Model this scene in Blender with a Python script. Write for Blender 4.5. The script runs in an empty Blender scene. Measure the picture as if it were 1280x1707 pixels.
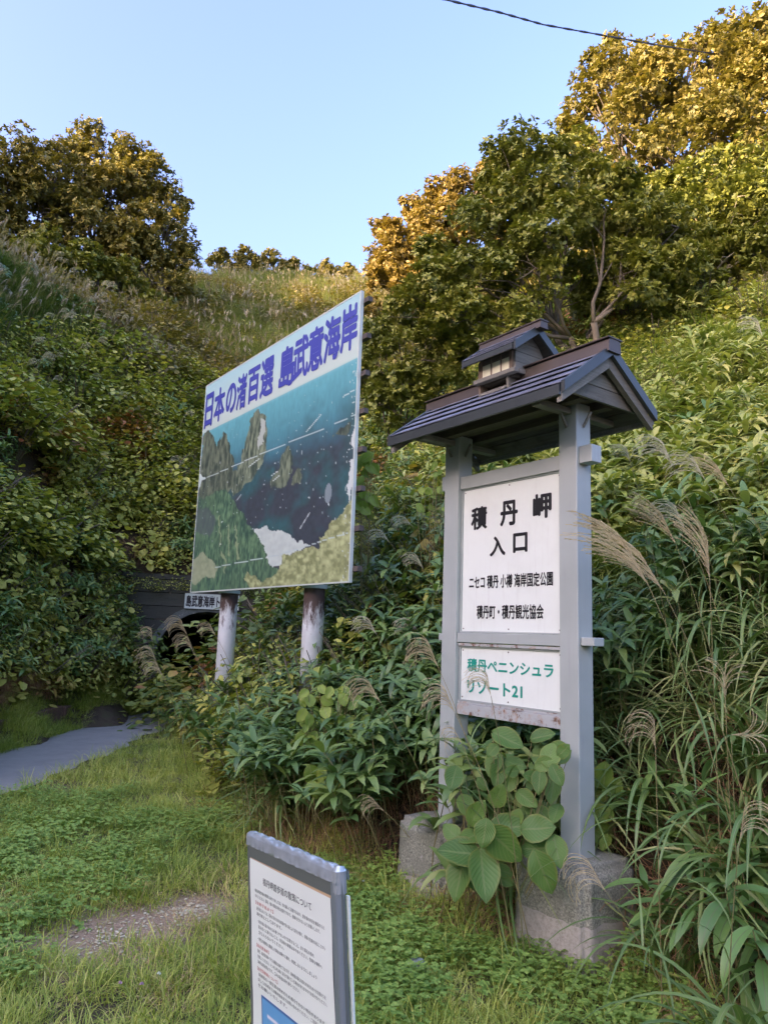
import bpy, math, random
import numpy as np
from mathutils import Vector, Matrix
R_ = math.radians
random.seed(7); RNG = np.random.default_rng(7)
scene = bpy.context.scene
COL = scene.collection

# ------------------------------------------------------------------ camera, sky, sun, exposure
F, PITCH, ROLL, EYE, PW, PH = 1235.0, 9.5, 2.0, 1.6, 1280.0, 1707.0
cam = bpy.data.cameras.new("camera"); cam.sensor_fit = 'VERTICAL'; cam.sensor_height = 24.0
cam.lens = F / PH * 24.0; cam.clip_start = 0.05; cam.clip_end = 600
cam_ob = bpy.data.objects.new("camera", cam); COL.objects.link(cam_ob)
CM = Matrix.Rotation(R_(90 + PITCH), 3, 'X') @ Matrix.Rotation(R_(ROLL), 3, 'Z')
cam_ob.matrix_world = Matrix.Translation((0, 0, EYE)) @ CM.to_4x4()
scene.camera = cam_ob

SUN_EL, SUN_ROT = R_(12.0), R_(233.13)          # low in the west-south-west, behind and left of the camera
world = bpy.data.worlds.new("World"); scene.world = world; world.use_nodes = True
wn = world.node_tree
sky = wn.nodes.new('ShaderNodeTexSky'); sky.sky_type = 'NISHITA'; sky.sun_disc = False
sky.sun_elevation = SUN_EL; sky.sun_rotation = SUN_ROT; sky.air_density = 1.0; sky.dust_density = 8.0; sky.ozone_density = 3.6
tint = wn.nodes.new('ShaderNodeMix'); tint.data_type = 'RGBA'; tint.blend_type = 'MULTIPLY'; tint.inputs[0].default_value = 1.0
wn.links.new(sky.outputs[0], tint.inputs[6]); tint.inputs[7].default_value = (1.10, .845, .95, 1)      # the phone's white balance for open shade
wn.links.new(tint.outputs[2], wn.nodes['Background'].inputs[0])
wn.nodes['Background'].inputs[1].default_value = 0.15
sun = bpy.data.lights.new("sun", 'SUN'); sun.energy = 2.0; sun.angle = R_(0.5); sun.color = (1.0, 0.64, 0.36)
sun_ob = bpy.data.objects.new("sun", sun); COL.objects.link(sun_ob)
sdir = Vector((math.sin(SUN_ROT) * math.cos(SUN_EL), math.cos(SUN_ROT) * math.cos(SUN_EL), math.sin(SUN_EL)))
sun_ob.rotation_euler = sdir.to_track_quat('Z', 'Y').to_euler()
scene.view_settings.view_transform = 'Standard'; scene.view_settings.look = 'None'
scene.view_settings.exposure = 3.07; scene.view_settings.gamma = 1.0; scene.view_settings.use_curve_mapping = False

# ------------------------------------------------------------------ helpers
CMn = np.array(CM)
def ray(x, y):
    d = CMn @ np.array([x - PW / 2, -(y - PH / 2), -F]); return d / math.hypot(d[0], d[1])
def at(x, y, r):                                  # the point at horizontal distance r in the direction of a measured pixel
    return np.array([0, 0, EYE]) + r * ray(x, y)

def hashn(ix, iy, s=0):
    h = np.sin(ix * 127.1 + iy * 311.7 + s * 74.7) * 43758.5453
    return h - np.floor(h)
def vnoise(x, y, s=0):
    x = np.asarray(x, float); y = np.asarray(y, float)
    ix, iy = np.floor(x), np.floor(y); fx, fy = x - ix, y - iy
    fx = fx * fx * (3 - 2 * fx); fy = fy * fy * (3 - 2 * fy)
    return (hashn(ix, iy, s) * (1 - fx) * (1 - fy) + hashn(ix + 1, iy, s) * fx * (1 - fy)
            + hashn(ix, iy + 1, s) * (1 - fx) * fy + hashn(ix + 1, iy + 1, s) * fx * fy)
def fbm(x, y, s=0, o=3):
    t = 0; a = .5; f = 1
    for k in range(o): t = t + a * vnoise(x * f, y * f, s + k); a *= .5; f *= 2.03
    return t / (1 - .5 ** o)

def tag(o, label=None, cat=None, group=None, kind=None):
    if label: o['label'] = label
    if cat: o['category'] = cat
    if group: o['group'] = group
    if kind: o['kind'] = kind
    return o
def empty(name, loc=(0, 0, 0), rot=(0, 0, 0)):
    o = bpy.data.objects.new(name, None); COL.objects.link(o); o.empty_display_size = .1
    o.location = loc; o.rotation_euler = rot; return o
def link(name, me, parent=None, loc=None, rot=None, scl=None):
    o = bpy.data.objects.new(name, me); COL.objects.link(o)
    if parent: o.parent = parent
    if loc is not None: o.location = loc
    if rot is not None: o.rotation_euler = rot
    if scl is not None: o.scale = scl if hasattr(scl, '__len__') else (scl, scl, scl)
    return o
def dup(o, parent=None):
    c = o.copy(); COL.objects.link(c); c.parent = parent
    for ch in [h for h in o.children]: dup(ch, c)
    return c

class MB:                                          # collects shapes for one mesh
    def __init__(s): s.v = []; s.f = []; s.m = []; s.uv = []
    def add(s, vs, fs, m=0, uvs=None):
        b = len(s.v); s.v += [tuple(p) for p in vs]
        for f in fs: s.f.append(tuple(b + i for i in f)); s.m.append(m)
        s.uv += list(uvs) if uvs is not None else [(0, 0)] * len(vs)
    def box(s, x0, x1, y0, y1, z0, z1, m=0, M=None):
        vs = [(x, y, z) for z in (z0, z1) for y in (y0, y1) for x in (x0, x1)]
        if M is not None: vs = [tuple(M @ Vector(p)) for p in vs]
        s.add(vs, [(0, 2, 3, 1), (4, 5, 7, 6), (0, 1, 5, 4), (2, 6, 7, 3), (0, 4, 6, 2), (1, 3, 7, 5)], m); return s
    def prism(s, pts, axis, a0, a1, m=0):          # polygon extruded along an axis; pts in the other two axes
        def P(p, a): return (a, p[0], p[1]) if axis == 'x' else ((p[0], a, p[1]) if axis == 'y' else (p[0], p[1], a))
        n = len(pts); vs = [P(p, a0) for p in pts] + [P(p, a1) for p in pts]
        fs = [tuple(range(n))[::-1], tuple(range(n, 2 * n))] + [(i, (i + 1) % n, n + (i + 1) % n, n + i) for i in range(n)]
        s.add(vs, fs, m); return s
    def tube(s, pts, rad, n=6, m=0, cap=True):
        pts = [Vector(p) for p in pts]; k = len(pts)
        if not hasattr(rad, '__len__'): rad = [rad] * k
        vs = []; prev = None
        for i, p in enumerate(pts):
            t = (pts[min(i + 1, k - 1)] - pts[max(i - 1, 0)])
            t = t.normalized() if t.length > 1e-9 else Vector((0, 0, 1))
            if prev is None: a = t.orthogonal().normalized()
            else:
                a = prev - t * prev.dot(t); a = a.normalized() if a.length > 1e-6 else t.orthogonal().normalized()
            prev = a; b = t.cross(a)
            for j in range(n):
                an = 2 * math.pi * j / n; vs.append(p + (a * math.cos(an) + b * math.sin(an)) * rad[i])
        fs = [(i * n + j, i * n + (j + 1) % n, (i + 1) * n + (j + 1) % n, (i + 1) * n + j) for i in range(k - 1) for j in range(n)]
        if cap: fs += [tuple(range(n))[::-1], tuple((k - 1) * n + j for j in range(n))]
        s.add(vs, fs, m, [(0, i / max(1, k - 1)) for i in range(k) for j in range(n)]); return s
    def mesh(s, name, mats, smooth=False):
        me = bpy.data.meshes.new(name); me.from_pydata(s.v, [], s.f)
        for m in (mats if isinstance(mats, (list, tuple)) else [mats]): me.materials.append(m)
        me.polygons.foreach_set('material_index', s.m)
        ul = me.uv_layers.new(name='UVMap'); li = np.zeros(len(me.loops), int); me.loops.foreach_get('vertex_index', li)
        ul.data.foreach_set('uv', np.array(s.uv, float)[li].ravel())
        if smooth: me.polygons.foreach_set('use_smooth', [True] * len(me.polygons))
        me.update(); return me
    def build(s, name, mats, parent=None, smooth=False, bevel=0, **k):
        o = link(name, s.mesh(name, mats, smooth), parent, **k)
        if bevel:
            b = o.modifiers.new('bevel', 'BEVEL'); b.width = bevel; b.segments = 2; b.limit_method = 'ANGLE'
        return o

def np_mesh(name, V, Fq, mats, mi=None, smooth=False):
    me = bpy.data.meshes.new(name); k = Fq.shape[1]
    me.vertices.add(len(V)); me.vertices.foreach_set('co', np.ascontiguousarray(V, dtype=np.float32).ravel())
    me.loops.add(Fq.size); me.loops.foreach_set('vertex_index', Fq.astype(np.int32).ravel())
    me.polygons.add(len(Fq)); me.polygons.foreach_set('loop_start', np.arange(0, Fq.size, k, dtype=np.int32))
    for m in (mats if isinstance(mats, (list, tuple)) else [mats]): me.materials.append(m)
    if mi is not None: me.polygons.foreach_set('material_index', mi.astype(np.int32))
    if smooth: me.polygons.foreach_set('use_smooth', np.ones(len(Fq), bool))
    me.update(calc_edges=True); me.validate(); return me

# ------------------------------------------------------------------ materials
def newmat(name):
    m = bpy.data.materials.new(name); m.use_nodes = True; nt = m.node_tree
    return m, nt, nt.nodes['Principled BSDF']
def N(nt, t, **k):
    n = nt.nodes.new(t)
    for a, b in k.items(): setattr(n, a, b)
    return n
def ramp(nt, cols, pos=None, interp='LINEAR'):
    r = N(nt, 'ShaderNodeValToRGB'); r.color_ramp.interpolation = interp; e = r.color_ramp.elements
    pos = pos or [i / (len(cols) - 1) for i in range(len(cols))]
    while len(e) < len(cols): e.new(1)
    for i, (c, p) in enumerate(zip(cols, pos)): e[i].position = p; e[i].color = (*c, 1) if len(c) == 3 else c
    return r
def mixc(nt, a, b, fac, mode='MIX'):
    x = N(nt, 'ShaderNodeMix', data_type='RGBA', blend_type=mode)
    for s, v in ((x.inputs[0], fac), (x.inputs[6], a), (x.inputs[7], b)):
        if hasattr(v, 'is_output'): nt.links.new(v, s)
        else: s.default_value = v if not hasattr(v, '__len__') else (*v[:3], 1)
    return x.outputs[2]
def noise(nt, scale, detail=3, rough=.55, coord='Object', vec=None, dim=None):
    n = N(nt, 'ShaderNodeTexNoise'); n.inputs['Scale'].default_value = scale; n.inputs['Detail'].default_value = detail
    n.inputs['Roughness'].default_value = rough
    if vec is None:
        tc = N(nt, 'ShaderNodeTexCoord'); vec = tc.outputs[coord]
    nt.links.new(vec, n.inputs['Vector']); return n.outputs['Fac']
def mrange(nt, v, a, b, c=0, d=1):
    m = N(nt, 'ShaderNodeMapRange'); nt.links.new(v, m.inputs[0])
    for i, x in enumerate((a, b, c, d)): m.inputs[i + 1].default_value = x
    return m.outputs[0]
def bump(nt, bs, h, dist=.01, strength=.6):
    b = N(nt, 'ShaderNodeBump'); b.inputs['Distance'].default_value = dist; b.inputs['Strength'].default_value = strength
    nt.links.new(h, b.inputs['Height']); nt.links.new(b.outputs[0], bs.inputs['Normal'])

LEAF_GAIN = 2.25; NO_GAIN = ('oak_leaf_gold', 'oak_leaf_orange', 'plume_silver', 'plume_tan', 'plume_far', 'pebbles', 'stalk')
def leafmat(name, cols, rough=.45, trans=.34, nscale=.35, vein=None, patch=None, spec=.4):
    cols = [tuple(x * g_ for x, g_ in zip(c, (LEAF_GAIN * 1.0, LEAF_GAIN * 1.07, LEAF_GAIN * .9))) for c in cols] if name not in NO_GAIN else [(c[0], min(.9, c[1] * 1.1), c[2] * .95) for c in cols]
    m, nt, bs = newmat(name)
    g = N(nt, 'ShaderNodeNewGeometry'); oi = N(nt, 'ShaderNodeObjectInfo')
    a = N(nt, 'ShaderNodeMath', operation='ADD'); nt.links.new(g.outputs['Random Per Island'], a.inputs[0]); nt.links.new(oi.outputs['Random'], a.inputs[1])
    fr = N(nt, 'ShaderNodeMath', operation='FRACT'); nt.links.new(a.outputs[0], fr.inputs[0])
    n = noise(nt, nscale, 2, vec=g.outputs['Position'])
    # mix of the leaf's own random and a slow patchy variation over the hillside
    mm = N(nt, 'ShaderNodeMath', operation='MULTIPLY_ADD'); nt.links.new(fr.outputs[0], mm.inputs[0]); mm.inputs[1].default_value = .62
    sh = mrange(nt, n, .3, .7, -.02, .40); nt.links.new(sh, mm.inputs[2])
    r = ramp(nt, cols); nt.links.new(mm.outputs[0], r.inputs[0]); c = r.outputs[0]
    if patch: # second tint by object (autumn colours on some plants)
        r2 = ramp(nt, patch[0]); nt.links.new(fr.outputs[0], r2.inputs[0])
        n2 = noise(nt, patch[1], 2, vec=g.outputs['Position']); c = mixc(nt, c, r2.outputs[0], mrange(nt, n2, patch[2], patch[2] + .08))
    if vein:
        uv = N(nt, 'ShaderNodeUVMap'); sx = N(nt, 'ShaderNodeSeparateXYZ'); nt.links.new(uv.outputs[0], sx.inputs[0])
        ab = N(nt, 'ShaderNodeMath', operation='ABSOLUTE'); nt.links.new(sx.outputs[0], ab.inputs[0])
        c = mixc(nt, c, vein[0], mrange(nt, ab.outputs[0], .10, .05, 0, .75))
        if vein[1] == 'pinnate':
            k = N(nt, 'ShaderNodeMath', operation='MULTIPLY_ADD'); nt.links.new(ab.outputs[0], k.inputs[0]); k.inputs[1].default_value = -.42; nt.links.new(sx.outputs[1], k.inputs[2])
            w = N(nt, 'ShaderNodeMath', operation='MULTIPLY'); nt.links.new(k.outputs[0], w.inputs[0]); w.inputs[1].default_value = 9
            f2 = N(nt, 'ShaderNodeMath', operation='PINGPONG'); nt.links.new(w.outputs[0], f2.inputs[0]); f2.inputs[1].default_value = .5
            c = mixc(nt, c, vein[0], mrange(nt, f2.outputs[0], .09, .02, 0, .75)); bump(nt, bs, f2.outputs[0], .003, .8)
            c = mixc(nt, c, (.20, .15, .05), mrange(nt, noise(nt, 55, 3, vec=g.outputs['Position']), .68, .72, 0, .8)); c = mixc(nt, c, (.30, .28, .06), mrange(nt, ab.outputs[0], .80, 1.0, 0, .45))
        else:
            c = mixc(nt, c, vein[2], mrange(nt, ab.outputs[0], .86, .97, 0, vein[3]))
    nt.links.new(c, bs.inputs['Base Color']); bs.inputs['Roughness'].default_value = rough
    bs.inputs['Specular IOR Level'].default_value = spec
    tr = N(nt, 'ShaderNodeBsdfTranslucent'); nt.links.new(mixc(nt, c, (1.0, 1.0, .35), 1.0, 'MULTIPLY'), tr.inputs[0])
    ad = N(nt, 'ShaderNodeMixShader'); ad.inputs[0].default_value = trans
    nt.links.new(bs.outputs[0], ad.inputs[1]); nt.links.new(tr.outputs[0], ad.inputs[2])
    nt.links.new(ad.outputs[0], nt.nodes['Material Output'].inputs['Surface'])
    return m

M = {}
M['lawn'] = leafmat('lawn_green', [(.055, .09, .018), (.12, .16, .03), (.21, .23, .05), (.36, .32, .13)], .6, .3, .8)
M['clover'] = leafmat('clover_green', [(.06, .105, .022), (.105, .165, .034), (.16, .21, .05)], .55, .25, 1.2)
M['straw'] = leafmat('dry_straw', [(.20, .13, .07), (.30, .21, .11), (.38, .30, .18)], .8, .2, 1.0)
M['brownstraw'] = leafmat('brown_dead_grass', [(.09, .045, .028), (.15, .08, .045), (.24, .15, .08)], .8, .15, 1.0)
M['sasa'] = leafmat('bamboo_grass_leaf', [(.032, .066, .02), (.048, .095, .028), (.07, .125, .034), (.12, .17, .04)], .4, .22, .5,
                    vein=((.14, .17, .07), 'edge', (.26, .27, .10), .45), spec=.5)
M['sasa_far'] = leafmat('bamboo_grass_leaf_far', [(.030, .058, .02), (.045, .085, .028), (.065, .11, .034), (.11, .15, .045), (.17, .17, .06)], .4, .22, .35, spec=.5)
M['susuki'] = leafmat('pampas_blade', [(.035, .065, .020), (.05, .09, .027), (.075, .12, .036), (.13, .15, .045)], .4, .25, .5,
                      vein=((.36, .40, .22), 'edge', (.10, .14, .05), .2), spec=.5)
M['susuki_far'] = leafmat('pampas_blade_far', [(.03, .058, .018), (.05, .085, .025), (.075, .11, .034), (.12, .14, .05), (.22, .21, .10)], .45, .25, .3, spec=.4)
M['hill'] = leafmat('hill_grass', [(.055, .08, .025), (.085, .11, .035), (.12, .135, .05), (.17, .16, .085)], .6, .25, .12)
M['broad'] = leafmat('broad_leaf', [(.07, .095, .022), (.125, .145, .032), (.20, .20, .045), (.32, .28, .07)], .5, .28, .35,
                     patch=([(.22, .17, .035), (.30, .17, .04), (.34, .13, .05)], .52, .57))
M['yellowgreen'] = leafmat('yellow_green_leaf', [(.075, .105, .03), (.12, .15, .04), (.18, .195, .062), (.28, .255, .10)], .5, .32, .5)
M['lightblade'] = leafmat('yellow_green_blade', [(.06, .09, .024), (.10, .14, .033), (.16, .19, .05), (.28, .26, .10)], .5, .34, .4)
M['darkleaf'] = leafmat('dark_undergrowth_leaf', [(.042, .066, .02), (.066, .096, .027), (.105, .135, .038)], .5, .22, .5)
M['vine'] = leafmat('vine_leaf', [(.03, .065, .015), (.045, .09, .02), (.08, .13, .028)], .5, .25, 2.0, vein=((.18, .27, .08), 'pinnate'))
M['vine_y'] = leafmat('pale_vine_leaf', [(.07, .12, .02), (.10, .15, .025), (.15, .19, .035)], .5, .3, 2.0, vein=((.30, .36, .12), 'pinnate'))
M['oak'] = leafmat('oak_leaf_green', [(.045, .058, .014), (.07, .082, .018), (.10, .11, .022), (.15, .14, .03)], .5, .22, .35)
M['oak_gold'] = leafmat('oak_leaf_gold', [(.12, .125, .04), (.19, .175, .05), (.27, .225, .065), (.34, .27, .08)], .5, .3, .3)
M['oak_orange'] = leafmat('oak_leaf_orange', [(.15, .125, .04), (.23, .18, .052), (.31, .225, .065), (.36, .27, .09)], .5, .3, .3)
M['oak_brown'] = leafmat('oak_leaf_brown', [(.055, .056, .017), (.08, .078, .021), (.115, .10, .027), (.16, .13, .035)], .55, .22, .3)

def plain(name, col, rough=.6, metal=0, n=None, spec=None):
    m, nt, bs = newmat(name)
    col = (col[0] * .98, min(.9, col[1] * 1.12), col[2] * .97)
    c = (*col, 1)
    bs.inputs['Roughness'].default_value = rough; bs.inputs['Metallic'].default_value = metal
    if n:
        f = noise(nt, n[0], 4); o = mixc(nt, tuple(x * n[1] for x in col), tuple(min(1, x * n[2]) for x in col), f)
        nt.links.new(o, bs.inputs['Base Color'])
    else: bs.inputs['Base Color'].default_value = c
    return m
M['plume'] = leafmat('plume_silver', [(.50, .44, .34), (.60, .55, .46), (.70, .66, .58)], .8, .35, 2.0, spec=.1)
M['plume_tan'] = leafmat('plume_tan', [(.46, .36, .23), (.56, .46, .32), (.66, .57, .43)], .8, .35, 2.0, spec=.1)
M['plume_far'] = leafmat('plume_far', [(.30, .25, .19), (.38, .33, .27), (.46, .42, .37)], .8, .3, 2.0, spec=.1)
M['stalk'] = leafmat('stalk', [(.12, .13, .045), (.20, .17, .07), (.28, .21, .10)], .6, .0, 2.0)
M['bark'] = plain('bark', (.15, .12, .095), .85, n=(14, .5, 1.4))
M['bark_pale'] = plain('pale_bark', (.42, .35, .28), .8, n=(8, .7, 1.2))
M['white_flower'] = plain('white_petals', (.7, .7, .62), .7)
M['pink_flower'] = plain('pink_petals', (.55, .32, .45), .7)

def mat_ground():
    m, nt, bs = newmat('soil_and_litter')
    g = N(nt, 'ShaderNodeNewGeometry'); P = g.outputs['Position']
    n1 = noise(nt, 5, 6, .7, vec=P); n2 = noise(nt, .6, 3, vec=P)
    r = ramp(nt, [(.035, .026, .014), (.075, .058, .03), (.06, .075, .022)], [.3, .5, .75]); nt.links.new(n1, r.inputs[0])
    # bare gravelly patches in the lawn
    c = r.outputs[0]
    gr = ramp(nt, [(.20, .14, .08), (.34, .26, .15), (.48, .39, .25)], [.3, .5, .7]); nt.links.new(noise(nt, 60, 5, .8, vec=P), gr.inputs[0])
    mask = None
    for (x, y, rx, ry) in BARE:
        vm = N(nt, 'ShaderNodeVectorMath', operation='SUBTRACT'); nt.links.new(P, vm.inputs[0]); vm.inputs[1].default_value = (x, y, 0)
        v2 = N(nt, 'ShaderNodeVectorMath', operation='DIVIDE'); nt.links.new(vm.outputs[0], v2.inputs[0]); v2.inputs[1].default_value = (rx, ry, 1)
        ln = N(nt, 'ShaderNodeVectorMath', operation='LENGTH'); nt.links.new(v2.outputs[0], ln.inputs[0])
        s = mrange(nt, ln.outputs['Value'], 1.5, .8)
        if mask is None: mask = s
        else:
            mx = N(nt, 'ShaderNodeMath', operation='MAXIMUM'); nt.links.new(mask, mx.inputs[0]); nt.links.new(s, mx.inputs[1]); mask = mx.outputs[0]
    c = mixc(nt, c, gr.outputs[0], mask)
    nt.links.new(c, bs.inputs['Base Color']); bs.inputs['Roughness'].default_value = .95
    bump(nt, bs, noise(nt, 40, 5, .8, vec=P), .02, .8); return m

def mat_asphalt():
    m, nt, bs = newmat('worn_asphalt'); r = ramp(nt, [(.17, .175, .145), (.26, .27, .225), (.34, .35, .29)]); nt.links.new(noise(nt, 3, 6, .75), r.inputs[0])
    sp = noise(nt, 160, 2); nt.links.new(mixc(nt, r.outputs[0], (.3, .29, .28), mrange(nt, sp, .62, .7, 0, .5)), bs.inputs['Base Color'])
    bs.inputs['Roughness'].default_value = .85; bump(nt, bs, sp, .004, .5); return m

def mat_concrete(name, base=(.27, .245, .21), split=None):
    base = (base[0] * 1.12, base[1] * 1.31, base[2] * 1.1)
    m, nt, bs = newmat(name); tc = N(nt, 'ShaderNodeTexCoord'); P = tc.outputs['Object']
    big = noise(nt, 6, 5, .7, vec=P); spk = noise(nt, 95, 3, .8, vec=P); vor = N(nt, 'ShaderNodeTexVoronoi'); vor.inputs['Scale'].default_value = 70; nt.links.new(P, vor.inputs['Vector'])
    d = tuple(x * .38 for x in base); l = tuple(min(1, x * 1.7) for x in base)
    r = ramp(nt, [d, base, l], [.36, .52, .68]); nt.links.new(spk, r.inputs[0])
    c = mixc(nt, r.outputs[0], tuple(x * .75 for x in base), mrange(nt, big, .4, .65, 0, .7))
    # pale lichen crust
    c = mixc(nt, c, (.5, .49, .44), mrange(nt, noise(nt, 14, 5, .75, vec=P), .60, .66, 0, .65))
    h = spk
    if split is not None:                      # smoother, paler pour below an uneven line
        sx = N(nt, 'ShaderNodeSeparateXYZ'); nt.links.new(P, sx.inputs[0])
        w = N(nt, 'ShaderNodeMath', operation='MULTIPLY_ADD'); nt.links.new(noise(nt, 5, 2, vec=P), w.inputs[0]); w.inputs[1].default_value = .10; nt.links.new(sx.outputs[2], w.inputs[2])
        fac = mrange(nt, w.outputs[0], split + .055, split + .045)
        r2 = ramp(nt, [tuple(x * .8 for x in (.36, .35, .27)), (.44, .43, .34), (.52, .51, .41)], [.3, .5, .7]); nt.links.new(noise(nt, 40, 4, .8, vec=P), r2.inputs[0])
        c = mixc(nt, c, r2.outputs[0], fac)
        # a pale rim where the pours meet
        f2 = N(nt, 'ShaderNodeMath', operation='SUBTRACT'); nt.links.new(w.outputs[0], f2.inputs[0]); f2.inputs[1].default_value = split + .05
        ab = N(nt, 'ShaderNodeMath', operation='ABSOLUTE'); nt.links.new(f2.outputs[0], ab.inputs[0])
        c = mixc(nt, c, (.5, .46, .4), mrange(nt, ab.outputs[0], .004, .002, 0, .6))
    nt.links.new(c, bs.inputs['Base Color']); bs.inputs['Roughness'].default_value = .92
    bump(nt, bs, h, .006, .9); return m

def mat_greypaint():
    m, nt, bs = newmat('grey_painted_steel'); tc = N(nt, 'ShaderNodeTexCoord'); P = tc.outputs['Object']
    a = noise(nt, 2.2, 4, vec=P); c = mixc(nt, (.355, .42, .37), (.435, .505, .45), mrange(nt, a, .3, .7))
    mp = N(nt, 'ShaderNodeMapping'); mp.inputs['Scale'].default_value = (30, 30, 1.5); nt.links.new(P, mp.inputs[0])
    st = noise(nt, 1.5, 3, vec=mp.outputs[0]); c = mixc(nt, c, (.30, .30, .31), mrange(nt, st, .60, .8, 0, .35))
    ru = noise(nt, 5, 6, .8, vec=P); c = mixc(nt, c, (.16, .065, .03), mrange(nt, ru, .72, .78, 0, .8))
    nt.links.new(c, bs.inputs['Base Color']); bs.inputs['Roughness'].default_value = .42
    bump(nt, bs, noise(nt, 60, 3, vec=P), .001, .3); return m
def mat_rustpaint():
    m, nt, bs = newmat('grey_paint_rusting'); tc = N(nt, 'ShaderNodeTexCoord'); P = tc.outputs['Object']
    ru = noise(nt, 16, 6, .8, vec=P)
    c = mixc(nt, (.42, .47, .43), (.15, .075, .035), mrange(nt, ru, .53, .62)); c = mixc(nt, c, (.40, .21, .08), mrange(nt, noise(nt, 30, 3, vec=P), .55, .65, 0, .35))
    nt.links.new(c, bs.inputs['Base Color']); bs.inputs['Roughness'].default_value = .6; return m
def mat_panel():
    m, nt, bs = newmat('white_enamel_panel'); tc = N(nt, 'ShaderNodeTexCoord'); P = tc.outputs['Object']
    c = mixc(nt, (.79, .89, .77), (.73, .82, .70), mrange(nt, noise(nt, 3, 5, .7, vec=P), .45, .75))
    mp = N(nt, 'ShaderNodeMapping'); mp.inputs['Scale'].default_value = (26, 26, 1.2); nt.links.new(P, mp.inputs[0])
    c = mixc(nt, c, (.50, .53, .44), mrange(nt, noise(nt, 1.6, 4, .7, vec=mp.outputs[0]), .56, .80, 0, .38))
    sp = noise(nt, 70, 2, vec=P); c = mixc(nt, c, (.35, .30, .24), mrange(nt, sp, .79, .82, 0, .6))
    nt.links.new(c, bs.inputs['Base Color']); bs.inputs['Roughness'].default_value = .35; return m
def mat_wood(name, c0, c1, axis='x', rough=.85):
    c0 = (c0[0], c0[1] * 1.12, c0[2]); c1 = (c1[0], c1[1] * 1.12, c1[2])
    m, nt, bs = newmat(name); tc = N(nt, 'ShaderNodeTexCoord'); mp = N(nt, 'ShaderNodeMapping'); nt.links.new(tc.outputs['Object'], mp.inputs[0])
    mp.inputs['Scale'].default_value = {'x': (1.5, 30, 30), 'y': (30, 1.5, 30), 'z': (30, 30, 1.5)}[axis]
    oi = N(nt, 'ShaderNodeObjectInfo'); g = noise(nt, 2.5, 6, .75, vec=mp.outputs[0])
    c = mixc(nt, c0, c1, mrange(nt, g, .3, .7)); c = mixc(nt, c, tuple(x * .4 for x in c0), mrange(nt, noise(nt, 7, 4), .6, .75, 0, .6))
    c = mixc(nt, c, tuple(x * .6 for x in c0), mrange(nt, oi.outputs['Random'], 0, 1, 0, .45))
    nt.links.new(c, bs.inputs['Base Color']); bs.inputs['Roughness'].default_value = rough; bump(nt, bs, g, .004, .6); return m
def mat_roofmetal():
    m, nt, bs = newmat('dark_roof_sheet'); g = noise(nt, 4, 5, .7)
    c = mixc(nt, (.15, .175, .205), (.27, .305, .345), mrange(nt, g, .3, .7)); c = mixc(nt, c, (.30, .30, .33), mrange(nt, noise(nt, 25, 4, .8), .62, .72, 0, .5))
    nt.links.new(c, bs.inputs['Base Color']); bs.inputs['Roughness'].default_value = .38; bs.inputs['Metallic'].default_value = .35
    bump(nt, bs, noise(nt, 9, 2), .004, .5); return m
def mat_pole():
    m, nt, bs = newmat('peeling_white_paint'); tc = N(nt, 'ShaderNodeTexCoord'); P = tc.outputs['Object']
    sx = N(nt, 'ShaderNodeSeparateXYZ'); nt.links.new(P, sx.inputs[0])
    base = mixc(nt, (.76, .83, .79), (.58, .64, .61), mrange(nt, noise(nt, 5, 4, vec=P), .4, .7, 0, .6))
    mp = N(nt, 'ShaderNodeMapping'); mp.inputs['Scale'].default_value = (1, 1, .35); nt.links.new(P, mp.inputs[0])
    # bare brown steel at the top, ragged lower edge, and flakes lower down
    k = N(nt, 'ShaderNodeMath', operation='MULTIPLY_ADD'); nt.links.new(noise(nt, 5, 6, .75, vec=mp.outputs[0]), k.inputs[0]); k.inputs[1].default_value = 1.5; nt.links.new(sx.outputs[2], k.inputs[2])
    rust = mixc(nt, (.045, .034, .027), (.12, .085, .068), noise(nt, 12, 5, .7, vec=P))
    c = mixc(nt, base, rust, mrange(nt, k.outputs[0], 2.46, 2.66))
    c = mixc(nt, c, rust, mrange(nt, noise(nt, 13, 4, .8, vec=mp.outputs[0]), .69, .71))
    nt.links.new(c, bs.inputs['Base Color']); bs.inputs['Roughness'].default_value = .6; bump(nt, bs, noise(nt, 30, 4, vec=P), .003, .5); return m
def mat_vcol(name, rough=.35):
    m, nt, bs = newmat(name); a = N(nt, 'ShaderNodeAttribute', attribute_name='print'); nt.links.new(a.outputs['Color'], bs.inputs['Base Color'])
    bs.inputs['Roughness'].default_value = rough; return m

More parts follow.
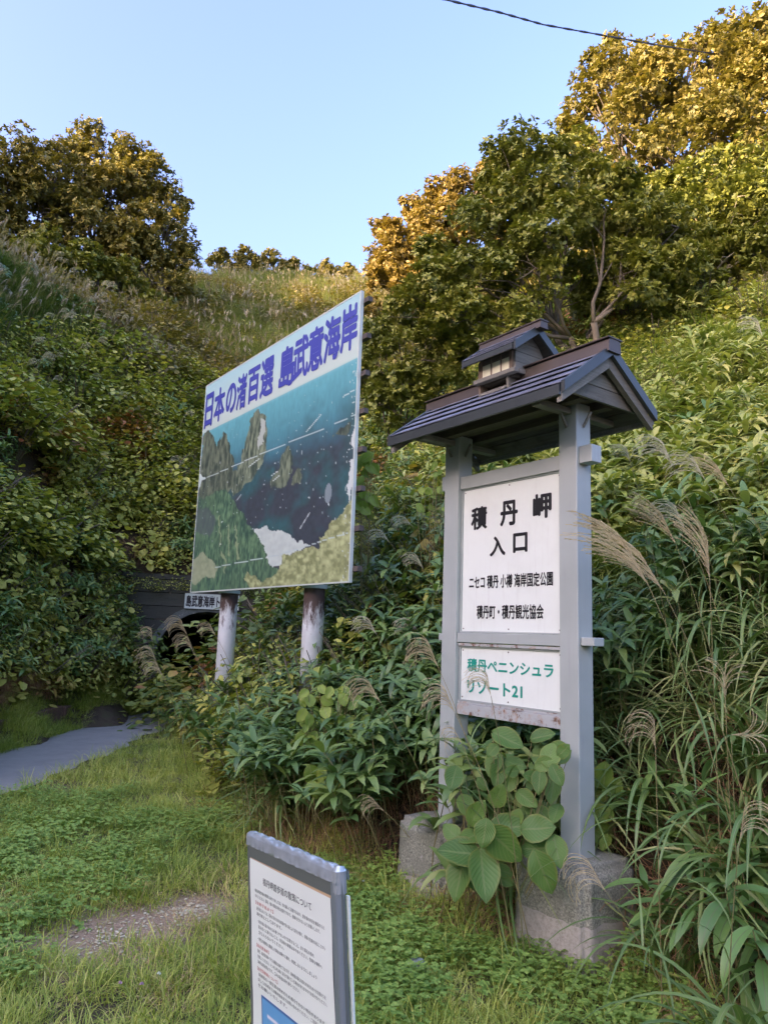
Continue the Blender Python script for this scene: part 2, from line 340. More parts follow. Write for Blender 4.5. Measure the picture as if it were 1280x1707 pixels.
# ------------------------------------------------------------------ terrain
COLS = {  # azimuth (deg, + right): (horizontal distance, height)
 -180: [(0, 0), (60, 2), (160, 2)],
 -145: [(0, 0), (8, 0), (20, 5), (32, 16), (60, 16), (160, 12)],
 -112: [(0, 0), (5.5, 0), (5.7, .35), (14, 4), (31, 19.3), (60, 19), (160, 20)],  # unseen left ridge, crest heights shaped to shade all but the treetops
 -96: [(0, 0), (5.2, 0), (5.4, .35), (8, 2.5), (14, 6), (35, 22), (60, 22), (160, 24)],
 -84: [(0, 0), (5.1, 0), (5.3, .35), (8, 3), (14, 7), (25, 14), (41, 27.2), (60, 29), (160, 30)],
 -67: [(0, 0), (5.5, 0), (5.7, .35), (8, 3), (12, 6.5), (18, 10), (30, 18), (60, 46.5), (110, 40), (160, 40)],
 -40: [(0, 0), (7.9, 0), (8.1, .35), (10, 3), (14, 7.5), (18, 11.2), (24, 12.5), (40, 20), (60, 34), (110, 40), (160, 40)],
 -27.9: [(0, 0), (11.1, 0), (11.3, .36), (12.2, 1.2), (13.5, 3.0), (15, 4.3), (17, 6.5), (19.5, 9.1), (22, 10.9), (25, 11.2), (30, 13), (40, 18), (60, 26), (110, 40), (160, 40)],
 -22.9: [(0, 0), (13.0, 0), (13.2, .36), (14, 1.2), (15.5, 3.2), (17, 4.9), (19, 7.0), (21.5, 9.6), (24, 10.2), (30, 13), (40, 18), (60, 28), (110, 39), (160, 39)],
 -17.9: [(0, 0), (15.1, 0), (15.7, 2.6), (17, 3.9), (19, 6.2), (22, 8.8), (25, 10.6), (32, 14.6), (45, 21.8), (60, 29.6), (110, 38), (160, 38)],
 -13.5: [(0, 0), (12, 0), (15.5, .05), (15.9, 2.5), (18, 4.4), (21, 7.0), (25, 10.1), (32, 14.5), (45, 21.9), (60, 30.0), (70, 30.5), (110, 36), (160, 36)],
 -8.5: [(0, 0), (7, 0), (8, .2), (10, .7), (12, 1.4), (14, 2.4), (17, 4.3), (21, 6.8), (26, 10.1), (34, 15.2), (46, 22.6), (60, 30.4), (70, 31), (110, 36), (160, 36)],
 -2: [(0, 0), (5.6, 0), (7, .35), (9, 1.0), (11, 1.9), (14, 3.4), (18, 5.8), (24, 9.5), (34, 15.5), (46, 23), (58, 29.8), (70, 31), (110, 36), (160, 36)],
 2.75: [(0, 0), (4.9, 0), (6, .4), (8, 1.7), (10, 2.7), (13, 4.2), (17, 6.5), (23, 10.2), (32, 15.6), (45, 23), (60, 30.5), (70, 31), (110, 36), (160, 36)],
 12: [(0, 0), (4.4, 0), (5.2, .45), (6.5, 1.4), (8, 2.1), (10, 3.2), (12.5, 4.9), (14, 6.4), (18, 9.5), (25, 13.5), (40, 22), (60, 30), (110, 36), (160, 36)],
 16.5: [(0, 0), (4.25, 0), (5, .6), (6.2, 1.7), (8, 2.5), (10, 3.6), (12, 5.0), (13.5, 6.2), (18, 9.8), (25, 14), (40, 22), (60, 30), (110, 36), (160, 36)],
 20.8: [(0, 0), (4.0, 0), (4.7, .6), (6, 1.8), (8, 2.7), (10, 4.0), (12, 5.5), (14, 7.0), (18, 10.5), (25, 14.5), (40, 22), (60, 30), (110, 36), (160, 36)],
 27.9: [(0, 0), (3.3, 0), (4, .55), (5.2, 1.6), (7, 2.4), (9, 3.6), (11, 5.0), (13.5, 6.8), (18, 10.1), (25, 14), (40, 22), (60, 30), (110, 36), (160, 36)],
 60: [(0, 0), (2.6, 0), (3.3, .6), (5, 1.9), (8, 3.2), (14, 4.5), (40, 7), (160, 9)],  # out of view, kept low so sky light reaches the left bank
 100: [(0, 0), (3, 0), (5, 1), (10, 2), (30, 3.5), (160, 4)],
 150: [(0, 0), (8, 0), (20, 1), (60, 4), (160, 4)],
 180: [(0, 0), (60, 2), (160, 2)]}
AZK = sorted(COLS)
def base_height(x, y):
    x = np.asarray(x, float); y = np.asarray(y, float)
    az = np.degrees(np.arctan2(x, y)); r = np.hypot(x, y)
    tab = np.array([np.interp(r, [p[0] for p in COLS[a]], [p[1] for p in COLS[a]]) for a in AZK])
    i = np.clip(np.searchsorted(AZK, az, side='right') - 1, 0, len(AZK) - 2)
    k = np.array(AZK, float); t = (az - k[i]) / (k[i + 1] - k[i])
    n = np.arange(x.size).reshape(x.shape)
    f = tab.reshape(len(AZK), -1); z0 = f[i.ravel(), n.ravel()].reshape(x.shape); z1 = f[(i + 1).ravel(), n.ravel()].reshape(x.shape)
    return z0 * (1 - t) + z1 * t
def height(x, y):
    x = np.atleast_1d(np.asarray(x, float)); y = np.atleast_1d(np.asarray(y, float))
    h = base_height(x, y); r = np.hypot(x, y)
    slope = np.clip(h / 2.0, 0, 1); amp = .008 + slope * np.clip(r / 40, .12, .9)
    return h + (fbm(x * .5, y * .5, 3) - .5) * amp * np.where(x > 1.5, 1.5, 2.6) + (fbm(x * 1.1, y * 1.1, 33) - .5) * amp * np.where(x > 1.5, .7, 1.3) + (fbm(x * 2.2, y * 2.2, 9) - .5) * .05 * (1 + slope) * (h > .01)
def tun_uv(x, y):
    dx, dy = x + 3.55, y - 15.5; c, s = math.cos(R_(14)), math.sin(R_(14)); return dx * c + dy * s, -dx * s + dy * c
_height0 = height
def height(x, y):
    x = np.atleast_1d(np.asarray(x, float)); y = np.atleast_1d(np.asarray(y, float)); h = _height0(x, y); u, v = tun_uv(x, y)
    front = (v < .14) & (v > -7) & (np.abs(u) < 2.6); cap = np.where(u > 0, np.maximum(0, u - .75) * 2.6, np.maximum(0, -u - 1.2) * 2.0) + .02 + np.maximum(0, -v - 5.5) * 2
    h = np.where(front, np.minimum(h, cap), h)
    back = (v >= .14) & (v < 5) & (np.abs(u) < 2.6); return np.where(back, np.maximum(h, 2.62 + .55 * v), h)
def hz(x, y): return float(height([x], [y])[0])

BARE = [(-1.36, 4.20, .40, .40), (-1.02, 4.62, .28, .24), (-1.95, 3.86, .18, .16), (-.62, 5.1, .16, .12)]
M['ground'] = mat_ground()
azs = np.concatenate([np.arange(-180, -44, 3.0), np.arange(-44, 44, .45), np.arange(44, 180, 3.0)])
rs = np.concatenate([np.linspace(0.05, 4, 24), np.geomspace(4.15, 160, 150)])
AA, RR = np.meshgrid(np.radians(azs), rs, indexing='ij')
gx, gy = RR * np.sin(AA), RR * np.cos(AA); gz = height(gx.ravel(), gy.ravel()).reshape(gx.shape)
V = np.stack([gx, gy, gz], -1).reshape(-1, 3); na, nr = gx.shape
ii, jj = np.meshgrid(np.arange(na), np.arange(nr - 1), indexing='ij'); i2 = (ii + 1) % na
Fq = np.stack([ii * nr + jj, ii * nr + jj + 1, i2 * nr + jj + 1, i2 * nr + jj], -1).reshape(-1, 4)
_u, _v = tun_uv(V[:, 0], V[:, 1]); _hole = (np.abs(_u) < 1.45) & (_v > -.35) & (_v < .6)      # the mouth of the tunnel
Fq = Fq[~(_hole[Fq].all(axis=1) & (V[:, 2][Fq].min(axis=1) < 1))]
ground = link('ground', np_mesh('ground', V, Fq[:, ::-1], M['ground'], smooth=True)); tag(ground, kind='structure')

# asphalt path to the tunnel
M['asphalt'] = mat_asphalt()
pathc = [(-5.6, -2), (-4.9, 2), (-4.45, 5), (-4.02, 8), (-3.98, 10), (-4.05, 11.5), (-3.95, 13.5), (-3.62, 15.6), (-3.0, 19)]
mb = MB(); L = []
for i in range(len(pathc) - 1):
    (x0, y0), (x1, y1) = pathc[i], pathc[i + 1]
    for k in range(8): t = k / 8; L.append((x0 + (x1 - x0) * t, y0 + (y1 - y0) * t))
pv = []
for i, (x, y) in enumerate(L):
    w = .62 + .05 * math.sin(i * 1.7) + .03 * math.sin(i * .6 + 1)
    for s in (-1, -.33, .33, 1):
        px = x + s * w; pv.append((px, y, hz(px, y) * .0 + .03 + (.0 if abs(s) < 1 else -.012)))
mb.add(pv, [(i * 4 + j, i * 4 + j + 1, i * 4 + j + 5, i * 4 + j + 4) for i in range(len(L) - 1) for j in range(3)])
path = mb.build('path', M['asphalt'], smooth=True); tag(path, kind='structure')

# ------------------------------------------------------------------ kerb wall along the far side of the path
M['kerb'] = plain('dark_reddish_masonry', (.14, .075, .06), .9, n=(6, .5, 1.6))
kroot = empty('retaining_kerb', (-5.1, 12, 0)); tag(kroot, 'low dark reddish brown stone kerb along the far side of the path', 'kerb')
y = 6.0; k = 0
while y < 14.9:
    ln = random.uniform(.42, .62); xx = -5.13 + .02 * math.sin(y) + (.03 * (y - 10)) * .3
    b = MB(); b.box(-.14, .10, -ln / 2 + .012, ln / 2 - .012, -.1, .34 + random.uniform(-.02, .02))
    b.build('stone', M['kerb'], kroot, bevel=.02, loc=(xx + .1 + random.uniform(-.015, .015) + 5.1, y + ln / 2 - 12, 0), rot=(0, 0, random.uniform(-.03, .03)))
    y += ln

# ------------------------------------------------------------------ text
def text_mesh(s, w=None, h=None, bold=.0, mat=None, depth=.0012, name='lettering'):
    """flat letters, made bolder by stacking shifted copies a fraction of a millimetre apart; fitted to w x h, origin lower left"""
    c = bpy.data.curves.new('t', 'FONT'); c.body = s; c.size = 1
    o = bpy.data.objects.new('t', c); COL.objects.link(o); bpy.context.view_layer.update()
    me = bpy.data.meshes.new_from_object(o.evaluated_get(bpy.context.evaluated_depsgraph_get()))
    bpy.data.objects.remove(o); v = np.zeros(len(me.vertices) * 3); me.vertices.foreach_get('co', v); v = v.reshape(-1, 3)
    fs = [tuple(p.vertices) for p in me.polygons]; bpy.data.meshes.remove(me)
    lo, hi = v.min(0) - bold, v.max(0) + bold
    sx = w / (hi[0] - lo[0]) if w else None; sy = h / (hi[1] - lo[1]) if h else None
    sx = sx or sy; sy = sy or sx
    b = MB(); offs = [(0, 0)] + ([(math.cos(a) * bold, math.sin(a) * bold) for a in np.arange(8) * math.pi / 4] if bold else [])
    for i, (dx, dy) in enumerate(offs):
        b.add([((p[0] + dx - lo[0]) * sx, -depth - i * .00012, (p[1] + dy - lo[1]) * sy) for p in v], fs)
    return b.mesh(name, mat)
def char_text(s, parent, x0, x1, z0, z1, y, mat, bold=.03, wfrac=1.0, name='lettering'):
    o = link(name, text_mesh(s, x1 - x0, z1 - z0, bold, mat), parent, loc=(x0, y, z0)); return o

# ------------------------------------------------------------------ entrance sign
M['grey'] = mat_greypaint(); M['rustpaint'] = mat_rustpaint(); M['panel'] = mat_panel()
M['foot'] = mat_concrete('pebbly_concrete', split=.22); M['footL'] = mat_concrete('pebbly_concrete_left', base=(.25, .23, .20), split=.10)
M['roofmetal'] = mat_roofmetal(); M['ridge'] = plain('brown_ridge_sheet', (.085, .062, .052), .45, .2, n=(6, .7, 1.3))
M['barge'] = plain('dark_grey_edge_sheet', (.065, .07, .074), .4, .3, n=(5, .7, 1.3))
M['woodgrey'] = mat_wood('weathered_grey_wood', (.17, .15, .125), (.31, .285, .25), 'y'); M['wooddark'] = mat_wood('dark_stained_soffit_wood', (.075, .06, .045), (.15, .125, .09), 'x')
M['woodbrown'] = mat_wood('brown_wood', (.15, .10, .07), (.26, .19, .14), 'z')
M['black'] = plain('black_letter_film', (.018, .018, .02), .4); M['teal'] = plain('teal_letter_film', (.02, .30, .24), .4); M['pane'] = plain('cream_window_sheet', (.78, .70, .55), .35)
SA = R_(-53.9); M['steeldark'] = plain('rusty_screw_steel', (.10, .07, .05), .7)
sign = empty('entrance_sign', (1.032, 3.909, 0), (0, 0, SA))
tag(sign, 'tall grey framed entrance sign with white panels under a small dark gabled roof', 'sign')
def footing(x0, x1, y0, y1, h, mat, seed):
    import bmesh
    bm = bmesh.new(); bmesh.ops.create_cube(bm, size=1)
    bmesh.ops.bevel(bm, geom=list(bm.edges), offset=.07, segments=3, affect='EDGES')
    bmesh.ops.subdivide_edges(bm, edges=[e for e in bm.edges if e.calc_length() > .3], cuts=14, use_grid_fill=True)
    for v in bm.verts:
        z = v.co.z + .5; p = v.co
        j = (float(fbm(np.array([p.x * 6 + p.z * 5]), np.array([p.y * 6 + p.z * 4]), seed)[0]) - .5) * .045
        v.co.x = (x0 + x1) / 2 + p.x * (x1 - x0) * (1 + j + .05 * (1 - z)); v.co.y = (y0 + y1) / 2 + p.y * (y1 - y0) * (1 + j + .04 * (1 - z)); v.co.z = -.15 + z * (h + .15) + j * .2
    me = bpy.data.meshes.new('footing'); bm.to_mesh(me); bm.free(); me.materials.append(mat)
    me.polygons.foreach_set('use_smooth', [True] * len(me.polygons)); return link('footing', me, sign)
footing(-.455, .035, 0, .42, .495, M['foot'], 1); footing(-1.485, -1.02, 0, .42, .455, M['footL'], 5)
PY0, PY1 = .13, .255
for x0, x1 in ((-.235, -.105), (-1.235, -1.095)):
    MB().box(x0, x1, PY0, PY1, .40, 2.96).build('post', M['grey'], sign, bevel=.006)
def rail(z0, z1, y0, y1, mat='grey'): return MB().box(-1.093, -.237, y0, y1, z0, z1).build('rail', M[mat], sign, bevel=.003)
rail(2.585, 2.672, .148, .235); rail(1.578, 1.640, .142, .235)
rail(1.555, 1.574, .150, .215, 'rustpaint'); rail(1.128, 1.195, .148, .225, 'rustpaint')
MB().box(-1.093, -.237, .158, .205, 1.197, 1.210).build('rail', M['rustpaint'], sign)
for z in (2.60, 1.585):                           # ends of the tie bars sticking out past the posts
    h = .10 if z > 2 else .045
    MB().box(-.102, -.015, .148, .235, z, z + h).build('tie_end', M['grey'], sign, bevel=.004)
    MB().box(-1.285, -1.238, .148, .235, z, z + h).build('tie_end', M['grey'], sign, bevel=.004)
# panels, each with a thin steel frame
for z0, z1, nm in ((1.642, 2.583, 0), (1.212, 1.553, 1)):
    p = MB().box(-1.078, -.245, .168, .186, z0 + .008, z1 - .008).build('sign_panel', M['panel'], sign)
    p['label'] = 'upper white panel with black lettering' if nm == 0 else 'lower white panel with teal lettering'
    fr = MB(); fr.box(-1.091, -1.080, .160, .2, z0, z1); fr.box(-.243, -.239, .160, .2, z0, z1)
    fr.box(-1.079, -.244, .160, .2, z1 - .007, z1); fr.box(-1.079, -.244, .160, .2, z0, z0 + .007)
    fr.build('panel_frame', M['grey'], sign)
    for xs in (-1.062, -.66, -.262):
        for zs in (z0 + .024, z1 - .024): MB().tube([(xs, .1675, zs), (xs, .1655, zs)], .0045, 8).build('screw', M['steeldark'], p)
    if nm == 0:
        for ch, a, b, c, d in (('積', -1.004, -.855, 2.302, 2.454), ('丹', -.739, -.589, 2.302, 2.461), ('岬', -.466, -.320, 2.318, 2.470), ('入', -.828, -.691, 2.119, 2.245), ('口', -.627, -.508, 2.128, 2.249)):
            char_text(ch, p, a, b, c, d, .168, M['black'], .034)
        char_text('ニセコ 積丹 小樽 海岸国定公園', p, -1.014, -.312, 1.918, 2.003, .168, M['black'], .024)
        char_text('積丹町・積丹観光協会', p, -.940, -.383, 1.728, 1.815, .168, M['black'], .024)
    else:
        char_text('積丹ペニンシュラ', p, -1.020, -.310, 1.397, 1.480, .168, M['teal'], .026)
        char_text('リゾート21', p, -1.017, -.545, 1.265, 1.352, .168, M['teal'], .03)
# roof
YC = .19; RB = .40; RX0, RX1 = -1.41, .08; ZE, ZA = 2.925, 3.225
slope = math.atan2(ZA - ZE, RB)
def rp(t, side, dz=0): return (YC + side * RB * (1 - t), ZE + (ZA - ZE) * t + dz)   # t 0 eave, 1 ridge
for side in (-1, 1):
    n = 4
    for k in range(n):                             # lapped sheet courses, each thicker at its lower edge, with slightly wavy lap
        t0, t1 = k / n, (k + 1.25) / n if k < n - 1 else 1.0
        b = MB(); S = 14; vs = []
        for i in range(S + 1):
            x = RX0 + (RX1 - RX0) * i / S; wv = .0015 * math.sin(i * 2.1 + k)
            for (t, dz) in ((t0, .034 + wv), (t1, .010), (t1, .003), (t0, .027 + wv)):
                yy, zz = rp(min(t, 1), side, dz); vs.append((x, yy, zz))
        fs = [(i * 4 + j, i * 4 + (j + 1) % 4, (i + 1) * 4 + (j + 1) % 4, (i + 1) * 4 + j) for i in range(S) for j in range(4)] + [(0, 1, 2, 3), (S * 4 + 3, S * 4 + 2, S * 4 + 1, S * 4)]
        b.add(vs, fs); b.build('roof_sheet', M['roofmetal'], sign)
    # soffit boards
    nb = 5
    for k in range(nb):
        t0, t1 = k / nb + .01, (k + 1) / nb - .01
        a0, a1 = rp(t0 * .98, side, 0), rp(t1 * .98, side, 0)
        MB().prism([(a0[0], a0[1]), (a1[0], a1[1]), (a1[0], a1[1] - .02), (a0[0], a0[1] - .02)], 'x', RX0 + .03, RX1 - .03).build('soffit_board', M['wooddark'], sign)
    # eave fascia
    e = rp(0, side)
    MB().box(RX0 + .005, RX1 - .005, min(e[0], e[0] + side * .018), max(e[0], e[0] + side * .018), e[1] - .045, e[1] + .012).build('fascia', M['barge'] if side < 0 else M['woodgrey'], sign)
    # gable edge sheet and the wooden bargeboard inside it
    for xa, xb, top, bot, mt, nm, tt in ((RX1, RX1 + .026, .036, -.024, 'barge', 'edge_sheet', -.02), (RX0 - .03, RX0, .036, -.035, 'barge', 'edge_sheet', -.02),
                                         (RX1 - .035, RX1 - .002, -.025, -.080, 'woodgrey', 'bargeboard', .0), (RX0 + .002, RX0 + .035, -.036, -.095, 'woodgrey', 'bargeboard', .0)):
        a, c = rp(tt, side), rp(1, side); s_ = 1 / math.cos(slope)
        MB().prism([(a[0], a[1] + top), (c[0] , c[1] + top), (c[0], c[1] + bot * s_), (a[0], a[1] + bot)], 'x', xa, xb).build(nm, M[mt], sign)
# gable infill planks (set back under the roof)
for xg in (RX1 - .075, RX0 + .06):
    z = ZE + .015
    while z < ZA - .07:
        z1 = min(z + .085, ZA - .05)
        w0, w1 = RB * (ZA - z) / (ZA - ZE) - .06, max(.01, RB * (ZA - z1) / (ZA - ZE) - .06)
        MB().prism([(YC - w0, z), (YC + w0, z), (YC + w1, z1 - .005), (YC - w1, z1 - .005)], 'x', xg, xg + .018).build('gable_plank', M['woodgrey'], sign); z = z1
# beams resting on the posts, cross bars and brackets
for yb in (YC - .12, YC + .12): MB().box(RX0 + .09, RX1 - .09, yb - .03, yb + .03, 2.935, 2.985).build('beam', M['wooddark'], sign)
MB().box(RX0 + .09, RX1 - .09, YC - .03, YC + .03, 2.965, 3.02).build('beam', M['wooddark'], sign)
for xb in (-.17, -1.165):
    MB().box(xb - .03, xb + .03, YC - .33, YC + .33, 2.895, 2.932).build('cross_beam', M['woodgrey'], sign, bevel=.004)
    for sx, sy in ((1, 0), (-1, 0), (0, 1), (0, -1)):
        b = MB(); x, yv = xb + sx * .065, YC + sy * .065
        b.tube([(x, yv, 2.82), (x + sx * .055, yv + sy * .055, 2.90)], .009, 4); b.build('bracket', M['woodgrey'], sign)
# ridge cap
b = MB(); b.prism([(YC - .055, ZA - .02), (YC - .048, ZA + .048), (YC - .02, ZA + .056), (YC + .02, ZA + .056), (YC + .048, ZA + .048), (YC + .055, ZA - .02)], 'x', RX0 - .06, RX1 + .04)
b.box(RX0 - .065, RX1 + .045, YC - .062, YC + .062, ZA + .0565, ZA + .063); b.build('ridge_cap', M['ridge'], sign)
# cupola
cup = empty('cupola', (0, 0, 0)); cup.parent = sign
CX0, CX1 = -.90, -.455; WX0, WX1 = -.845, -.515; CZE, CZA, CB = 3.375, 3.530, .205
for side in (-1, 1):
    for k in range(3):
        t0, t1 = k / 3, min(1, (k + 1.2) / 3)
        q = lambda t, dz: (YC + side * CB * (1 - t), CZE + (CZA - CZE) * t + dz)
        MB().prism([q(t0, .028), q(t1, .010), q(t1, .003), q(t0, .022)], 'x', CX0, CX1).build('roof_sheet', M['roofmetal'], cup)
    e = (YC + side * CB, CZE)
    MB().box(CX0 + .003, CX1 - .003, min(e[0], e[0] + side * .012), max(e[0], e[0] + side * .012), e[1] - .026, e[1] + .01).build('fascia', M['barge'], cup)
    for xa, xb in ((CX1, CX1 + .018), (CX0 - .018, CX0)):
        MB().prism([q(-.02, .026), q(1, .026), q(1, -.034), q(-.02, -.030)], 'x', xa, xb).build('edge_sheet', M['barge'], cup)
    MB().prism([q(.02, -.002), q(.98, -.002), q(.98, -.014), q(.02, -.014)], 'x', CX0 + .004, CX1 - .004).build('soffit_board', M['wooddark'], cup)
b = MB(); b.prism([(YC - .036, CZA - .012), (YC - .030, CZA + .034), (YC + .030, CZA + .034), (YC + .036, CZA - .012)], 'x', CX0 - .04, CX1 + .06)
b.box(CX0 - .045, CX1 + .065, YC - .038, YC + .038, CZA + .0345, CZA + .042); b.build('ridge_cap', M['ridge'], cup)
for xa, xb in ((WX1 - .016, WX1), (WX0, WX0 + .016)):
    z = 3.245
    while z < 3.49:
        z1 = z + .066; w = lambda zz: min(.128, max(.008, CB * (CZA - zz) / (CZA - CZE) - .03))
        if z < 3.36 < z1: pts = [(YC - w(z), z), (YC + w(z), z), (YC + w(z1), z1 - .003), (YC - w(z1), z1 - .003)]
        else: pts = [(YC - w(z), z), (YC + w(z), z), (YC + w(z1 - .003), z1 - .003), (YC - w(z1 - .003), z1 - .003)]
        MB().prism(pts, 'x', xa, xb).build('plank', M['woodgrey'], cup); z = z1
for side in (-1, 1):
    yf = YC + side * .13
    for i in range(3):                              # three cream panes between mullions
        x0 = WX0 + .048 + i * .086
        MB().box(x0, x0 + .078, yf - .006, yf + .006, 3.268, 3.345).build('window_pane', M['pane'], cup)
    for i, x0 in enumerate((WX0 + .017, WX0 + .127, WX0 + .213, WX1 - .040)):
        wd = .030 if i == 0 else (.008 if i < 3 else .024)
        MB().box(x0, x0 + wd, yf - .012, yf + .012, 3.262, 3.376).build('mullion', M['woodbrown'], cup)
    MB().box(WX0 + .018, WX1 - .018, yf - .010, yf + .010, 3.347, 3.378).build('window_head', M['wooddark'], cup)
    MB().box(WX0 - .018, WX1 + .018, yf - .026, yf + .018, 3.232, 3.260).build('sill', M['woodgrey'], cup, bevel=.003)
for xa in (WX0 - .012, WX1 - .004): MB().box(xa, xa + .016, YC - .10, YC + .10, 3.236, 3.262).build('sill', M['woodgrey'], cup)
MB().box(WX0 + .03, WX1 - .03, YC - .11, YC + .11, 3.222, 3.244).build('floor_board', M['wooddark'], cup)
for xa in (-.85, -.60):                            # two cheek boards carrying the cupola on the roof
    MB().prism([(YC - .11, 3.115), (YC + .11, 3.115), (YC + .11, 3.236), (YC - .125, 3.236)], 'x', xa, xa + .018).build('cheek_board', M['woodbrown'] if xa < -.7 else M['woodgrey'], cup)
MB().prism([(YC - .135, 3.150), (YC - .10, 3.176), (YC - .10, 3.186), (YC - .135, 3.160)], 'x', -.835, -.60).build('flashing', M['woodgrey'], cup)

# ------------------------------------------------------------------ billboard
M['poster'] = mat_vcol('printed_sheet', .35); M['blue'] = plain('blue_letter_film', (.055, .065, .36), .45); M['edge'] = plain('pale_edge_trim', (.55, .57, .56), .5)
M['steeldark'] = plain('dark_rusty_steel', (.07, .055, .05), .7, n=(9, .6, 1.8)); M['pole'] = mat_pole()
WB, HB = 3.862, 2.925
bb = empty('billboard', (-.3046, 6.9934, 0), (0, 0, SA)); tag(bb, 'large billboard on two white posts showing a coast photograph under blue lettering', 'billboard')
def inpoly(u, v, poly):
    r = np.zeros(u.shape, bool); n = len(poly)
    for i in range(n):
        (x0, y0), (x1, y1) = poly[i], poly[(i + 1) % n]
        c = ((y0 > v) != (y1 > v)); xx = (x1 - x0) * (v - y0) / (y1 - y0 + 1e-12) + x0; r ^= c & (u < xx)
    return r
def lerp(a, b, t): t = np.clip(t, 0, 1)[..., None]; return np.array(a) * (1 - t) + np.array(b) * t
def seg(u, v, a, b, w):
    a = np.array(a); b = np.array(b); d = b - a; t = np.clip(((u - a[0]) * d[0] + (v - a[1]) * d[1]) / (d @ d), 0, 1)
    return np.hypot(u - a[0] - t * d[0], v - a[1] - t * d[1]) < w
def coast(u, v):
    nz = fbm(u * 9, v * 9, 1); nf = fbm(u * 60, v * 60, 2, 2); n3 = fbm(u * 130, v * 45, 5, 2)
    ju = u + (fbm(u * 26, v * 26, 11, 4) - .5) * .06; jv = v + (fbm(u * 26, v * 26, 12, 4) - .5) * .045
    c = lerp((.40, .60, .68), (.56, .62, .60), v / .2)                              # printed sky
    sea = lerp((.12, .38, .46), (.035, .14, .21), (v - .24) / .27)
    sea = sea * (.86 + .28 * n3)[..., None]
    c = np.where((v > .239)[..., None], sea, c)
    band = np.clip(1 - np.abs(v - .239) / .012, 0, 1)[..., None]; c = c * (1 - band * .3) + np.array((.30, .52, .58)) * band * .3
    def put(c, poly, col, jit=True, soft=None):
        m = inpoly(ju if jit else u, jv if jit else v, poly)[..., None]; return np.where(m, col, c)
    dark = lerp((.030, .032, .055), (.022, .085, .105), (nz - .46) * 4) * (.7 + .6 * nf)[..., None]
    w = np.clip((v - .38 + (nz - .5) * .25) / .16, 0, 1)[..., None]
    c = np.where((v > .239)[..., None], c * (1 - w) + dark * w, c)
    fleck = (fbm(u * 95, v * 140, 21, 1) > .972) & (v > .26); c = np.where(fleck[..., None], (.42, .50, .52), c)
    rock = lerp((.025, .04, .03), (.22, .24, .16), (fbm(u * 90, v * 30, 7, 4) - .3) * 2.4)
    c = put(c, [(.009, .237), (.05, .229), (.105, .28), (.136, .333), (.155, .303), (.191, .286), (.234, .332), (.282, .428), (.28, .469), (.317, .485), (.297, .555), (.229, .60), (-.02, .60)], rock * .8)
    c = put(c, [(.451, .245), (.413, .256), (.385, .297), (.365, .366), (.356, .404), (.328, .463), (.29, .554), (.302, .593), (.355, .574), (.444, .544), (.488, .483), (.514, .443), (.501, .346), (.479, .276)], rock * 1.15)
    c = put(c, [(.455, .30), (.485, .31), (.49, .38), (.475, .44), (.455, .40)], (.46, .47, .45))
    c = put(c, [(.661, .464), (.63, .493), (.6, .538), (.563, .575), (.549, .61), (.641, .62), (.671, .583), (.694, .544), (.691, .5)], rock * 1.05)
    c = put(c, [(.722, .565), (.687, .586), (.696, .63), (.738, .631), (.745, .591)], rock * .8)
    c = put(c, [(.901, .484), (.927, .461), (.962, .461), (.976, .485), (.946, .493)], rock * .6)
    gr = lerp((.018, .060, .04), (.14, .24, .12), (fbm(u * 110, v * 40, 31, 4) - .3) * 2.2) * (.65 + .7 * nz)[..., None]
    c = put(c, [(-.03, .56), (.226, .559), (.302, .597), (.367, .68), (.467, .763), (.537, .853), (.637, .947), (.644, 1.05), (-.03, 1.05)], gr)
    c = put(c, [(-.03, .60), (.10, .62), (.17, .68), (.14, .76), (-.03, .72)], (.05, .055, .07) + gr * .3)
    c = put(c, [(.466, .76), (.564, .772), (.657, .805), (.816, .87), (.748, .887), (.686, .888), (.647, .934), (.602, .923), (.537, .853)], lerp((.50, .52, .52), (.62, .64, .62), nf))
    cl = lerp((.22, .22, .09), (.55, .54, .28), (fbm(u * 60, v * 70, 41) - .3) * 2)
    c = put(c, [(1.01, .725), (.963, .763), (.878, .815), (.845, .876), (.797, .878), (.758, .888), (.686, .888), (.637, .947), (.584, .979), (.488, .967), (.447, .935), (.432, .964), (.47, 1.05), (1.03, 1.05)], cl)
    c = put(c, [(-.02, .855), (.076, .826), (.17, .87), (.211, .904), (.186, .943), (.12, .93), (.03, .965), (-.02, .97)], lerp((.22, .25, .15), (.42, .42, .27), nf))
    for a, b in (((.20, .66), (.22, .80)), ((.27, .72), (.30, .86)), ((.34, .74), (.37, .88)), ((.24, .84), (.28, .93))):
        c = np.where(seg(ju, jv, a, b, .006)[..., None], (.26, .30, .16), c)
    # worn print: peeled edge, creases and scratches
    c = put(c, [(1.01, .47), (1.01, .625), (.996, .735), (.972, .70), (.987, .62), (.994, .50)], (.62, .62, .64))
    for P in ([(.0, .472), (.503, .452), (1, .443)], [(.195, .899), (.632, .883), (.988, .841)]):
        for a, b in zip(P[:-1], P[1:]): c = np.where(seg(u, v + (nz - .5) * .006, a, b, .0016)[..., None], (.50, .56, .58), c)
    c = put(c, [(-.02, .44), (.012, .44), (.02, .455), (.06, .466), (.02, .475), (.012, .50), (-.02, .53)], (.58, .62, .62), False)
    for a, b in (((.753, .434), (.83, .389)), ((.746, .798), (.797, .744)), ((.938, .358), (.991, .350)), ((.889, .706), (.893, .735)), ((.33, .62), (.36, .60)), ((.40, .49), (.47, .47)), ((.56, .56), (.60, .55)), ((.57, .585), (.61, .57))):
        c = np.where(seg(u, v, a, b, .0018)[..., None], (.62, .66, .68), c)
    c = np.where((((fbm(u * 160, v * 160, 51, 1) > .86) & (u > .965) & (v > .25)))[..., None], (.60, .62, .62), c)
